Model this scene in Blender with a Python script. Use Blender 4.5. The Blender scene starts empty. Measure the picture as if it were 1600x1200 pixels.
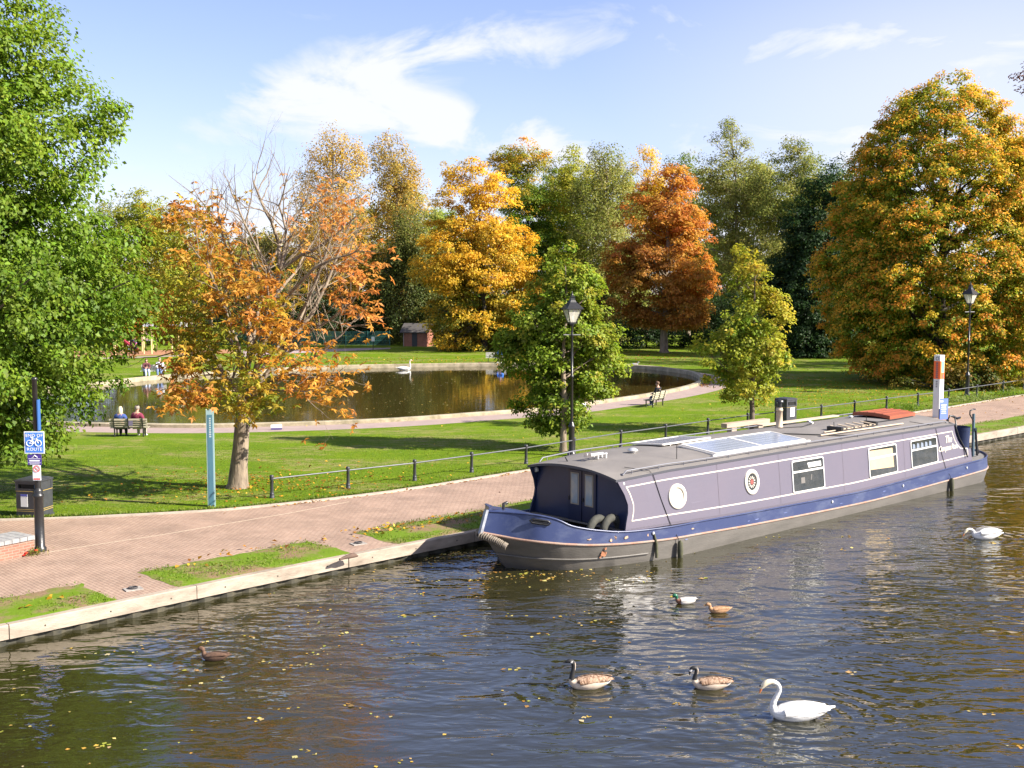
import bpy, math, random
import numpy as np
from mathutils import Vector, Matrix

# ------------------------------------------------------------------ camera, sky, sun, exposure
S = bpy.context.scene
COL = S.collection
PI = math.pi
FPX, CAMH, HORIZ = 1850.0, 7.45, 440.0
PITCH = math.atan((600 - HORIZ) / FPX)
cam = bpy.data.cameras.new('camera')
camo = bpy.data.objects.new('camera', cam)
COL.objects.link(camo)
camo.location = (0, 0, CAMH)
camo.rotation_euler = (PI / 2 - PITCH, 0, 0)
cam.sensor_width = 36
cam.lens = FPX / 1600 * 36
cam.clip_end = 3000
S.camera = camo
S.view_settings.view_transform = 'Standard'
S.view_settings.look = 'None'
S.view_settings.exposure = 1.5
S.view_settings.gamma = 1
SUN_AZ = math.radians(106)      # clockwise from +Y
SUN_EL = math.radians(33)
sun = bpy.data.lights.new('sun', 'SUN')
sun.energy = 5.0
sun.angle = math.radians(0.5)
sun.color = (1.0, 0.93, 0.82)
suno = bpy.data.objects.new('sun', sun)
COL.objects.link(suno)
sdir = Vector((math.sin(SUN_AZ) * math.cos(SUN_EL), math.cos(SUN_AZ) * math.cos(SUN_EL), math.sin(SUN_EL)))
suno.rotation_euler = sdir.to_track_quat('Z', 'Y').to_euler()
suno.location = sdir * 100


def at(u, v, z=0.0):
    """world point at height z seen in the direction of photo pixel u,v"""
    x, y, w = (u - 800) / FPX, 1.0, -(v - 600) / FPX
    c, s = math.cos(PITCH), math.sin(PITCH)
    r = Vector((x, y * c + w * s, -y * s + w * c))
    t = (z - CAMH) / r.z
    return Vector((0, 0, CAMH)) + r * t


def atY(u, v, Y):
    x, y, w = (u - 800) / FPX, 1.0, -(v - 600) / FPX
    c, s = math.cos(PITCH), math.sin(PITCH)
    r = Vector((x, y * c + w * s, -y * s + w * c))
    return Vector((0, 0, CAMH)) + r * (Y / r.y)


def make_world():
    w = bpy.data.worlds.new('World')
    S.world = w
    w.use_nodes = True
    nt = w.node_tree
    nt.nodes.clear()
    N, L = nt.nodes.new, nt.links.new
    out = N('ShaderNodeOutputWorld')
    bg = N('ShaderNodeBackground')
    bg.inputs['Strength'].default_value = 0.072
    sky = N('ShaderNodeTexSky')
    sky.sky_type = 'NISHITA'
    sky.sun_disc = False
    sky.sun_elevation = SUN_EL
    sky.sun_rotation = SUN_AZ
    sky.air_density = 1.0
    sky.dust_density = 0.25
    sky.ozone_density = 3.5
    tc = N('ShaderNodeTexCoord')
    sep = N('ShaderNodeSeparateXYZ')
    L(tc.outputs['Generated'], sep.inputs[0])

    def M(op, a, b=None, clamp=False):
        n = N('ShaderNodeMath')
        n.operation = op
        n.use_clamp = clamp
        for i, q in enumerate((a, b)):
            if q is None:
                continue
            if isinstance(q, (int, float)):
                n.inputs[i].default_value = q
            else:
                L(q, n.inputs[i])
        return n.outputs[0]
    az = M('ARCTAN2', sep.outputs[0], sep.outputs[1])
    el = M('ARCSINE', sep.outputs[2])
    # soft directions in which the cirrus lies (azimuth, elevation, widths, slant, strength)
    blobs = [(690, 72, 190, 42, -.12, 1.05), (1000, 60, 260, 60, -.1, .75), (470, 150, 160, 52, -.15, 1.15), (760, 205, 190, 42, .1, 1.5), (590, 190, 90, 30, 0, .8),
             (1430, 130, 340, 110, -.2, .72), (1350, 60, 330, 60, 0, .42), (170, 250, 300, 60, 0, .2), (900, 290, 900, 60, 0, .3),
             (140, 60, 60, 50, .3, .35), (480, 20, 80, 16, 0, .5), (1150, 260, 260, 60, 0, .5), (330, 230, 260, 50, 0, .2)]
    tot = None
    for u, v, su, sv, sl, a in blobs:
        p = atY(u, v, 100) - Vector((0, 0, CAMH))
        a0 = math.atan2(p.x, p.y)
        e0 = math.asin(p.z / p.length)
        da = M('SUBTRACT', az, a0)
        de = M('ADD', M('SUBTRACT', el, e0), M('MULTIPLY', da, sl))
        q = M('ADD', M('POWER', M('MULTIPLY', da, FPX / su), 2), M('POWER', M('MULTIPLY', de, FPX / sv), 2))
        g = M('MULTIPLY', M('EXPONENT', M('MULTIPLY', q, -1.0)), a)
        tot = g if tot is None else M('ADD', tot, g)
    # clouds elsewhere in the dome for reflections; out-of-frame cloud added to fill shadows
    mp = N('ShaderNodeMapping')
    mp.inputs['Scale'].default_value = (6, 6, 13)
    L(tc.outputs['Generated'], mp.inputs[0])
    nz = N('ShaderNodeTexNoise')
    nz.inputs['Scale'].default_value = 1.6
    nz.inputs['Detail'].default_value = 9
    nz.inputs['Roughness'].default_value = 0.58
    nz.inputs['Distortion'].default_value = 0.5
    L(mp.outputs[0], nz.inputs['Vector'])
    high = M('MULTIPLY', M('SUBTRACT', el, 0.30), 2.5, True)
    back = M('MULTIPLY', M('SUBTRACT', 0.1, sep.outputs[1]), 2.0, True)  # unseen cloud behind the camera, added to soften the shadows
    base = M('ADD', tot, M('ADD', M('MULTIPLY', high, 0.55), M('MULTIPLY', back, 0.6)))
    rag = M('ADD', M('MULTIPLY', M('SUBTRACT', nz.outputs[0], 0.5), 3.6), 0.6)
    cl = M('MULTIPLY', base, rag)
    ramp = N('ShaderNodeMapRange')
    ramp.interpolation_type = 'SMOOTHSTEP'
    ramp.inputs[1].default_value = 0.06
    ramp.inputs[2].default_value = 1.1
    ramp.inputs[3].default_value = 0.0
    ramp.inputs[4].default_value = 0.95
    L(cl, ramp.inputs[0])
    # a veil towards the horizon
    veil = M('MULTIPLY', M('EXPONENT', M('MULTIPLY', M('ABSOLUTE', el), -6.5)), 0.5)
    pz = atY(1560, 150, 100) - Vector((0, 0, CAMH))
    hz_ = M('ADD', M('POWER', M('MULTIPLY', M('SUBTRACT', az, math.atan2(pz.x, pz.y)), FPX / 520), 2), M('POWER', M('MULTIPLY', M('SUBTRACT', el, math.asin(pz.z / pz.length)), FPX / 230), 2))
    hazy = M('MULTIPLY', M('EXPONENT', M('MULTIPLY', hz_, -1.0)), 0.68)
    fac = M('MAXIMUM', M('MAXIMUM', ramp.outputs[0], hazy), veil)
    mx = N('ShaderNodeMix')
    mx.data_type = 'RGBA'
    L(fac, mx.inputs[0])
    tint = N('ShaderNodeMix')
    tint.data_type = 'RGBA'
    tint.blend_type = 'MULTIPLY'
    tint.inputs[0].default_value = 1
    L(sky.outputs[0], tint.inputs[6])
    tint.inputs[7].default_value = (1.0, .885, 1.10, 1)
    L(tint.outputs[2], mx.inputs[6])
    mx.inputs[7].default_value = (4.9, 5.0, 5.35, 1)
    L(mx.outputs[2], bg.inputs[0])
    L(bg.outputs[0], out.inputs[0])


make_world()

# ------------------------------------------------------------------ tagging and building helpers


def tag(o, label=None, cat=None, group=None, kind=None):
    if label:
        o['label'] = label
    if cat:
        o['category'] = cat
    if group:
        o['group'] = group
    if kind:
        o['kind'] = kind
    return o


def empty(name, loc=(0, 0, 0), rz=0.0, label=None, cat=None, group=None):
    o = bpy.data.objects.new(name, None)
    o.empty_display_size = 0.2
    COL.objects.link(o)
    o.location = loc
    o.rotation_euler = (0, 0, rz)
    return tag(o, label, cat, group)


def link(name, me, parent=None):
    o = bpy.data.objects.new(name, me)
    COL.objects.link(o)
    if parent:
        o.parent = parent
    return o


def copy_tree(o, parent=None):
    c = o.copy()
    COL.objects.link(c)
    if parent:
        c.parent = parent
    for ch in list(o.children):
        copy_tree(ch, c)
    return c


class MB:
    def __init__(s):
        s.v, s.f, s.m, s.sm = [], [], [], []

    def add(s, vs, fs, m=0, smooth=False):
        b = len(s.v)
        s.v += [tuple(p) for p in vs]
        for f in fs:
            s.f.append(tuple(i + b for i in f))
            s.m.append(m)
            s.sm.append(smooth)
        return s

    def box(s, c, d, rz=0.0, m=0, M4=None):
        hx, hy, hz = d[0] / 2, d[1] / 2, d[2] / 2
        R = Matrix.Rotation(rz, 3, 'Z') if M4 is None else M4
        c = Vector(c)
        vs = [c + R @ Vector((x * hx, y * hy, z * hz)) for z in (-1, 1) for y in (-1, 1) for x in (-1, 1)]
        return s.add(vs, [(0, 2, 3, 1), (4, 5, 7, 6), (0, 1, 5, 4), (2, 6, 7, 3), (0, 4, 6, 2), (1, 3, 7, 5)], m)

    def bar(s, a, b, w, h, m=0):
        """box beam from a to b"""
        a, b = Vector(a), Vector(b)
        d = (b - a)
        R = d.to_track_quat('X', 'Z').to_matrix()
        return s.box((a + b) / 2, (d.length, w, h), M4=R, m=m)

    def tube(s, pts, r, n=8, m=0, cap=True, smooth=True):
        pts = [Vector(p) for p in pts]
        k = len(pts)
        rs = [r] * k if isinstance(r, (int, float)) else list(r)
        b = []
        up = None
        for i, p in enumerate(pts):
            t = (pts[min(i + 1, k - 1)] - pts[max(i - 1, 0)])
            if t.length < 1e-9:
                t = Vector((0, 0, 1))
            t.normalize()
            if up is None:
                up = t.orthogonal().normalized()
            up = (up - t * up.dot(t))
            if up.length < 1e-6:
                up = t.orthogonal()
            up.normalize()
            sd = t.cross(up)
            for j in range(n):
                a = 2 * PI * j / n
                b.append(p + (up * math.cos(a) + sd * math.sin(a)) * rs[i])
        fs = []
        for i in range(k - 1):
            for j in range(n):
                j2 = (j + 1) % n
                fs.append((i * n + j, i * n + j2, (i + 1) * n + j2, (i + 1) * n + j))
        s.add(b, fs, m, smooth)
        if cap:
            s.add(b[:n], [tuple(range(n - 1, -1, -1))], m)
            s.add(b[-n:], [tuple(range(n))], m)
        return s

    def lathe(s, prof, n=16, c=(0, 0, 0), m=0, smooth=True, rot=0.0, sy=1.0):
        c = Vector(c)
        b = [c + Vector((r * math.cos(2 * PI * j / n + rot), sy * r * math.sin(2 * PI * j / n + rot), z)) for r, z in prof for j in range(n)]
        fs = []
        for i in range(len(prof) - 1):
            for j in range(n):
                j2 = (j + 1) % n
                fs.append((i * n + j, i * n + j2, (i + 1) * n + j2, (i + 1) * n + j))
        s.add(b, fs, m, smooth)
        if prof[0][0] > 1e-4:
            s.add(b[:n], [tuple(range(n - 1, -1, -1))], m)
        if prof[-1][0] > 1e-4:
            s.add(b[-n:], [tuple(range(n))], m)
        return s

    def prism(s, poly, z0, z1, m=0):
        n = len(poly)
        b = [(p[0], p[1], z0) for p in poly] + [(p[0], p[1], z1) for p in poly]
        fs = [tuple(range(n - 1, -1, -1)), tuple(range(n, 2 * n))]
        fs += [(i, (i + 1) % n, n + (i + 1) % n, n + i) for i in range(n)]
        return s.add(b, fs, m)

    def grid(s, rows, m=0, smooth=True, closed=False):
        """rows: list of equally long lists of points"""
        k = len(rows[0])
        b = [p for r in rows for p in r]
        fs = []
        for i in range(len(rows) - 1):
            for j in range(k if closed else k - 1):
                j2 = (j + 1) % k
                fs.append((i * k + j, i * k + j2, (i + 1) * k + j2, (i + 1) * k + j))
        return s.add(b, fs, m, smooth)

    def ell(s, c, r, n=12, k=8, m=0):
        c = Vector(c)
        rows = []
        for i in range(k + 1):
            a = -PI / 2 + PI * i / k
            rows.append([c + Vector((r[0] * math.cos(a) * math.cos(2 * PI * j / n), r[1] * math.cos(a) * math.sin(2 * PI * j / n), r[2] * math.sin(a))) for j in range(n)])
        return s.grid(rows, m, True, True)

    def build(s, name, mats, parent=None):
        me = bpy.data.meshes.new(name)
        me.from_pydata(s.v, [], s.f)
        for q in (mats if isinstance(mats, (list, tuple)) else [mats]):
            me.materials.append(q)
        me.polygons.foreach_set('material_index', s.m)
        me.polygons.foreach_set('use_smooth', s.sm)
        me.update()
        return link(name, me, parent)


def interp(x, xs, ys):
    return float(np.interp(x, xs, ys))


# ------------------------------------------------------------------ materials
MATS = {}


def mat(name, col, rough=0.6, col2=None, scale=4.0, amt=0.5, bump=0.0, bscale=None, metal=0.0, spec=0.5, detail=6.0, stretch=(1, 1, 1), thr=None, emit=None, coat=0.0):
    if name in MATS:
        return MATS[name]
    m = bpy.data.materials.new(name)
    m.use_nodes = True
    nt = m.node_tree
    N, L = nt.nodes.new, nt.links.new
    b = nt.nodes['Principled BSDF']
    b.inputs['Roughness'].default_value = rough
    b.inputs['Metallic'].default_value = metal
    b.inputs['Specular IOR Level'].default_value = spec
    b.inputs['Base Color'].default_value = (*col, 1)
    b.inputs['Coat Weight'].default_value = coat
    if col2 or bump:
        tc = N('ShaderNodeTexCoord')
        mp = N('ShaderNodeMapping')
        mp.inputs['Scale'].default_value = stretch
        L(tc.outputs['Object'], mp.inputs[0])
    if col2:
        nz = N('ShaderNodeTexNoise')
        nz.inputs['Scale'].default_value = scale
        nz.inputs['Detail'].default_value = detail
        nz.inputs['Roughness'].default_value = 0.65
        L(mp.outputs[0], nz.inputs['Vector'])
        r = N('ShaderNodeMapRange')
        lo, hi = thr if thr else (0.5 - 0.3 * (1 - amt) - .02, 0.5 + 0.3 * (1 - amt) + .02)
        r.inputs[1].default_value = lo
        r.inputs[2].default_value = hi
        L(nz.outputs[0], r.inputs[0])
        mx = N('ShaderNodeMix')
        mx.data_type = 'RGBA'
        L(r.outputs[0], mx.inputs[0])
        mx.inputs[6].default_value = (*col, 1)
        mx.inputs[7].default_value = (*col2, 1)
        L(mx.outputs[2], b.inputs['Base Color'])
    if bump:
        n2 = N('ShaderNodeTexNoise')
        n2.inputs['Scale'].default_value = bscale or scale * 3
        n2.inputs['Detail'].default_value = 5
        L(mp.outputs[0], n2.inputs['Vector'])
        bp = N('ShaderNodeBump')
        bp.inputs['Strength'].default_value = bump
        bp.inputs['Distance'].default_value = 0.02
        L(n2.outputs[0], bp.inputs['Height'])
        L(bp.outputs[0], b.inputs['Normal'])
    if emit:
        b.inputs['Emission Color'].default_value = (*emit, 1)
        b.inputs['Emission Strength'].default_value = 1
    MATS[name] = m
    return m


def leaf_mat(name='leaf', trans=0.5, rough=0.6, gloss=0.02):
    m = bpy.data.materials.new(name)
    m.use_nodes = True
    nt = m.node_tree
    nt.nodes.clear()
    N, L = nt.nodes.new, nt.links.new
    out = N('ShaderNodeOutputMaterial')
    a = N('ShaderNodeAttribute')
    a.attribute_name = 'leafcol'
    d = N('ShaderNodeBsdfDiffuse')
    t = N('ShaderNodeBsdfTranslucent')
    g = N('ShaderNodeBsdfGlossy')
    g.inputs['Roughness'].default_value = rough
    L(a.outputs['Color'], d.inputs[0])
    L(a.outputs['Color'], t.inputs[0])
    m1 = N('ShaderNodeMixShader')
    m1.inputs[0].default_value = trans
    L(d.outputs[0], m1.inputs[1])
    L(t.outputs[0], m1.inputs[2])
    m2 = N('ShaderNodeMixShader')
    m2.inputs[0].default_value = gloss
    L(m1.outputs[0], m2.inputs[1])
    L(g.outputs[0], m2.inputs[2])
    L(m2.outputs[0], out.inputs[0])
    return m


LEAF = leaf_mat('leaf_surface')
LITTER = leaf_mat('fallen_leaf_surface', 0.1, 0.6, 0.03)


def nrm(a):
    return a / np.maximum(np.linalg.norm(a, axis=-1, keepdims=True), 1e-9)


def leaf_object(name, pos, axis, nor, length, width, cols, material, parent=None, fold=0.18, curl=0.12):
    """one mesh of many small four-cornered leaves"""
    n = len(pos)
    axis = nrm(axis - nor * np.sum(axis * nor, axis=1, keepdims=True))
    side = np.cross(axis, nor)
    Lh = length[:, None]
    Wd = width[:, None]
    v = np.empty((n, 4, 3))
    v[:, 0] = pos
    v[:, 1] = pos + axis * Lh * .45 + side * Wd * .5 + nor * Wd * fold
    v[:, 2] = pos + axis * Lh - nor * Lh * curl
    v[:, 3] = pos + axis * Lh * .45 - side * Wd * .5 + nor * Wd * fold
    me = bpy.data.meshes.new(name)
    me.vertices.add(4 * n)
    me.vertices.foreach_set('co', v.reshape(-1).astype(np.float32))
    me.loops.add(4 * n)
    me.loops.foreach_set('vertex_index', np.arange(4 * n, dtype=np.int32))
    me.polygons.add(n)
    me.polygons.foreach_set('loop_start', np.arange(0, 4 * n, 4, dtype=np.int32))
    me.polygons.foreach_set('loop_total', np.full(n, 4, dtype=np.int32))
    at_ = me.attributes.new('leafcol', 'FLOAT_COLOR', 'POINT')
    c4 = np.ones((n, 4, 4), dtype=np.float32)
    c4[:, :, :3] = np.clip(cols, 0.002, 0.9)[:, None, :]
    at_.data.foreach_set('color', c4.reshape(-1))
    me.materials.append(material)
    me.update(calc_edges=True)
    me.validate()
    return link(name, me, parent)


# ------------------------------------------------------------------ setting: key lines on the ground
WATER = -0.45
BANK = [Vector(p) for p in [(-46, -11), (-11.07, 25.03), (-6.54, 29.71), (-0.96, 35.06), (10.8, 46.2), (22.9, 57.43), (26.4, 60.5), (60, 90.5), (130, 152)]]
KERB = [(-60, 33.5), (-28, 35.6), (-16.04, 36.58), (-13.21, 37.09), (-11.33, 37.61), (-9.43, 38.25), (-8.5, 38.8), (-6.56, 39.96), (-4.53, 41.43), (-2.37, 43.44), (0, 45.8),
        (9.5, 54.9), (18, 62.6), (25.38, 69.48), (33.8, 77.81), (60, 102), (140, 176), (420, 435)]
POND = [(-27.19, 62.47), (-18.55, 60.53), (-13.24, 60.8), (-6.83, 62.76), (-2.15, 65.79), (1.86, 68.44), (4.67, 71.68), (8.18, 76.07), (10.78, 80.09), (12.98, 84.54), (14.32, 89.52),
        (14.59, 95.12), (13.45, 99.25), (9.97, 104.0), (-0.75, 105.9), (-8.97, 104.6), (-13.44, 103.37), (-18.56, 100.71), (-24.58, 95.45), (-27.32, 91.93), (-29.49, 87.24), (-32.5, 81), (-33.8, 74), (-32, 67.5)]
POND_C = (-8.5, 82.5)


def spline_closed(pts, k=8):
    P = [np.array(p, float) for p in pts]
    n = len(P)
    out = []
    for i in range(n):
        a, b, c, d = P[i - 1], P[i], P[(i + 1) % n], P[(i + 2) % n]
        for j in range(k):
            t = j / k
            out.append(.5 * ((2 * b) + (-a + c) * t + (2 * a - 5 * b + 4 * c - d) * t * t + (-a + 3 * b - 3 * c + d) * t ** 3))
    q = np.array(out)
    for _ in range(6):
        q = .25 * np.roll(q, 1, 0) + .5 * q + .25 * np.roll(q, -1, 0)
    return q


PR = spline_closed(POND)                       # inner rim line of the pond


def offs(q, dist):
    t = nrm(np.roll(q, -1, 0) - np.roll(q, 1, 0))
    n = np.stack([t[:, 1], -t[:, 0]], 1)
    c = np.array(POND_C)
    sgn = np.sign(np.sum(n * (q - c), axis=1, keepdims=True))
    return q + n * sgn * dist


def kerb_y(x):
    return interp(x, [p[0] for p in KERB], [p[1] for p in KERB])


def bank_line(off):
    """polyline parallel to the canal edge, off metres towards the park"""
    out = []
    for i, p in enumerate(BANK):
        a = BANK[max(i - 1, 0)]
        b = BANK[min(i + 1, len(BANK) - 1)]
        t = (b - a).to_3d().normalized()
        out.append(Vector((p.x - t.y * off, p.y + t.x * off, 0)))
    return out


DIRC = Vector((.7360, .677, 0)).normalized()
NORC = Vector((-DIRC.y, DIRC.x, 0))
CANAL_ROT = math.atan2(DIRC.y, DIRC.x)


def lawn_material():
    m = bpy.data.materials.new('lawn_grass')
    m.use_nodes = True
    nt = m.node_tree
    N, L = nt.nodes.new, nt.links.new
    b = nt.nodes['Principled BSDF']
    b.inputs['Roughness'].default_value = 0.9
    b.inputs['Specular IOR Level'].default_value = 0.08
    tc = N('ShaderNodeTexCoord')

    def noise(scale, det, sx=1, sy=1, rough=.6):
        mp = N('ShaderNodeMapping')
        mp.inputs['Scale'].default_value = (sx, sy, 1)
        L(tc.outputs['Object'], mp.inputs[0])
        n = N('ShaderNodeTexNoise')
        n.inputs['Scale'].default_value = scale
        n.inputs['Detail'].default_value = det
        n.inputs['Roughness'].default_value = rough
        L(mp.outputs[0], n.inputs['Vector'])
        return n.outputs[0]

    def rng(f, a, b_, lo=0, hi=1):
        r = N('ShaderNodeMapRange')
        r.inputs[1].default_value = a
        r.inputs[2].default_value = b_
        r.inputs[3].default_value = lo
        r.inputs[4].default_value = hi
        L(f, r.inputs[0])
        return r.outputs[0]

    def mix(f, a, c):
        x = N('ShaderNodeMix')
        x.data_type = 'RGBA'
        L(f, x.inputs[0])
        for i, q in ((6, a), (7, c)):
            if isinstance(q, tuple):
                x.inputs[i].default_value = (*q, 1)
            else:
                L(q, x.inputs[i])
        return x.outputs[2]
    g = mix(rng(noise(.35, 4), .3, .7), (.098, .165, .005), (.145, .215, .007))
    g = mix(rng(noise(9, 6, 1, 1, .8), .35, .7), g, (.06, .115, .004))
    g = mix(rng(noise(1.6, 5), .5, .75, 0, .6), g, (.19, .225, .015))
    worn = N('ShaderNodeMath')
    worn.operation = 'MULTIPLY'
    L(rng(noise(.16, 3, 1, 2.4), .47, .58), worn.inputs[0])
    L(rng(noise(2.2, 6, .6, 1.6, .75), .44, .64, 0, .9), worn.inputs[1])
    g = mix(worn.outputs[0], g, (.27, .205, .10))
    L(g, b.inputs['Base Color'])
    bp = N('ShaderNodeBump')
    bp.inputs['Strength'].default_value = .8
    bp.inputs['Distance'].default_value = .06
    L(noise(14, 4), bp.inputs['Height'])
    L(bp.outputs[0], b.inputs['Normal'])
    return m


M_LAWN = lawn_material()


def patch_material():
    m = mat('bank_turf', (.10, .165, .006), .9, (.20, .13, .075), .75, .6, .8, 14, spec=.2, detail=9, thr=(.47, .60))
    return m


def paver_material(name, c1, c2, cm, bw=.2, rh=.1, rot=0.0):
    m = bpy.data.materials.new(name)
    m.use_nodes = True
    nt = m.node_tree
    N, L = nt.nodes.new, nt.links.new
    b = nt.nodes['Principled BSDF']
    b.inputs['Roughness'].default_value = 0.85
    b.inputs['Specular IOR Level'].default_value = 0.25
    tc = N('ShaderNodeTexCoord')
    mp = N('ShaderNodeMapping')
    mp.inputs['Rotation'].default_value = (0, 0, rot)
    L(tc.outputs['Object'], mp.inputs[0])
    br = N('ShaderNodeTexBrick')
    br.inputs['Color1'].default_value = (*c1, 1)
    br.inputs['Color2'].default_value = (*c2, 1)
    br.inputs['Mortar'].default_value = (*cm, 1)
    br.inputs['Scale'].default_value = 1
    br.inputs['Mortar Size'].default_value = .012
    br.inputs['Mortar Smooth'].default_value = .3
    br.inputs['Brick Width'].default_value = bw
    br.inputs['Row Height'].default_value = rh
    br.inputs['Bias'].default_value = 0
    L(mp.outputs[0], br.inputs['Vector'])
    nz = N('ShaderNodeTexNoise')
    nz.inputs['Scale'].default_value = .7
    nz.inputs['Detail'].default_value = 8
    nz.inputs['Roughness'].default_value = .7
    L(tc.outputs['Object'], nz.inputs['Vector'])
    r = N('ShaderNodeMapRange')
    r.inputs[1].default_value = .35
    r.inputs[2].default_value = .7
    r.inputs[3].default_value = .74
    r.inputs[4].default_value = 1.14
    L(nz.outputs[0], r.inputs[0])
    mx = N('ShaderNodeVectorMath')
    mx.operation = 'SCALE'
    L(br.outputs['Color'], mx.inputs[0])
    L(r.outputs[0], mx.inputs['Scale'])
    L(mx.outputs[0], b.inputs['Base Color'])
    bp = N('ShaderNodeBump')
    bp.inputs['Strength'].default_value = .5
    bp.inputs['Distance'].default_value = .01
    L(br.outputs['Fac'], bp.inputs['Height'])
    bp.invert = True
    L(bp.outputs[0], b.inputs['Normal'])
    return m


def water_material(name, base, scale, strength, stretch=(1, 1, 1), rot=0.0, mod=True, ior=1.36, rough=.03, rings=()):
    m = bpy.data.materials.new(name)
    m.use_nodes = True
    nt = m.node_tree
    N, L = nt.nodes.new, nt.links.new
    b = nt.nodes['Principled BSDF']
    b.inputs['Base Color'].default_value = (*base, 1)
    b.inputs['Roughness'].default_value = rough
    b.inputs['IOR'].default_value = ior
    tc = N('ShaderNodeTexCoord')

    def noise(sc, det, st, ro, dist=0.0, rough=.5):
        mp = N('ShaderNodeMapping')
        mp.inputs['Scale'].default_value = st
        mp.inputs['Rotation'].default_value = (0, 0, ro)
        L(tc.outputs['Object'], mp.inputs[0])
        n = N('ShaderNodeTexNoise')
        n.inputs['Scale'].default_value = sc
        n.inputs['Detail'].default_value = det
        n.inputs['Roughness'].default_value = rough
        n.inputs['Distortion'].default_value = dist
        L(mp.outputs[0], n.inputs['Vector'])
        return n.outputs[0]

    def M(op, a, c):
        n = N('ShaderNodeMath')
        n.operation = op
        for i, q in enumerate((a, c)):
            if isinstance(q, (int, float)):
                n.inputs[i].default_value = q
            else:
                L(q, n.inputs[i])
        return n.outputs[0]
    h = M('MULTIPLY', noise(scale, 2.0, stretch, rot, .6), 1.0)
    h = M('ADD', h, M('MULTIPLY', noise(scale * 2.7, 2.0, stretch, rot + .5, .4), .24))
    h = M('ADD', h, M('MULTIPLY', noise(scale * .38, 1.0, stretch, rot - .35, .3), 1.5))
    if mod:
        k = N('ShaderNodeMapRange')
        k.inputs[1].default_value = .35
        k.inputs[2].default_value = .65
        k.inputs[3].default_value = .3
        k.inputs[4].default_value = 1.3
        L(noise(.09, 2, (1, 1, 1), .3), k.inputs[0])
        h = M('MULTIPLY', h, k.outputs[0])
    for cx, cy, amp in rings:       # rings spreading from the swimming birds
        sub = N('ShaderNodeVectorMath')
        sub.operation = 'DISTANCE'
        L(tc.outputs['Object'], sub.inputs[0])
        sub.inputs[1].default_value = (cx, cy, WATER)
        d = sub.outputs['Value']
        w_ = M('MULTIPLY', M('SINE', M('MULTIPLY', d, 17.0), 0), M('EXPONENT', M('MULTIPLY', d, -1.1), 0))
        h = M('ADD', h, M('MULTIPLY', w_, amp))
    bp = N('ShaderNodeBump')
    bp.inputs['Strength'].default_value = 1.0
    bp.inputs['Distance'].default_value = strength
    L(h, bp.inputs['Height'])
    L(bp.outputs[0], b.inputs['Normal'])
    return m


M_KERB = mat('kerb_stone', (.42, .36, .29), .9, (.3, .25, .2), 3, .5, .4, 20)
M_PATH = mat('path_tarmac', (.33, .25, .22), .95, (.25, .195, .175), 1.2, .4, .3, 30, spec=.2)
M_TURF = patch_material()
M_PAVE = paver_material('brick_paving', (.355, .25, .19), (.315, .215, .162), (.215, .15, .112), .22, .11, -(CANAL_ROT + PI / 2))


def polyline_strip(a, b, z):
    mb = MB()
    mb.grid([[(p[0], p[1], z) for p in a], [(p[0], p[1], z) for p in b]], 0, False)
    return mb


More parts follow.
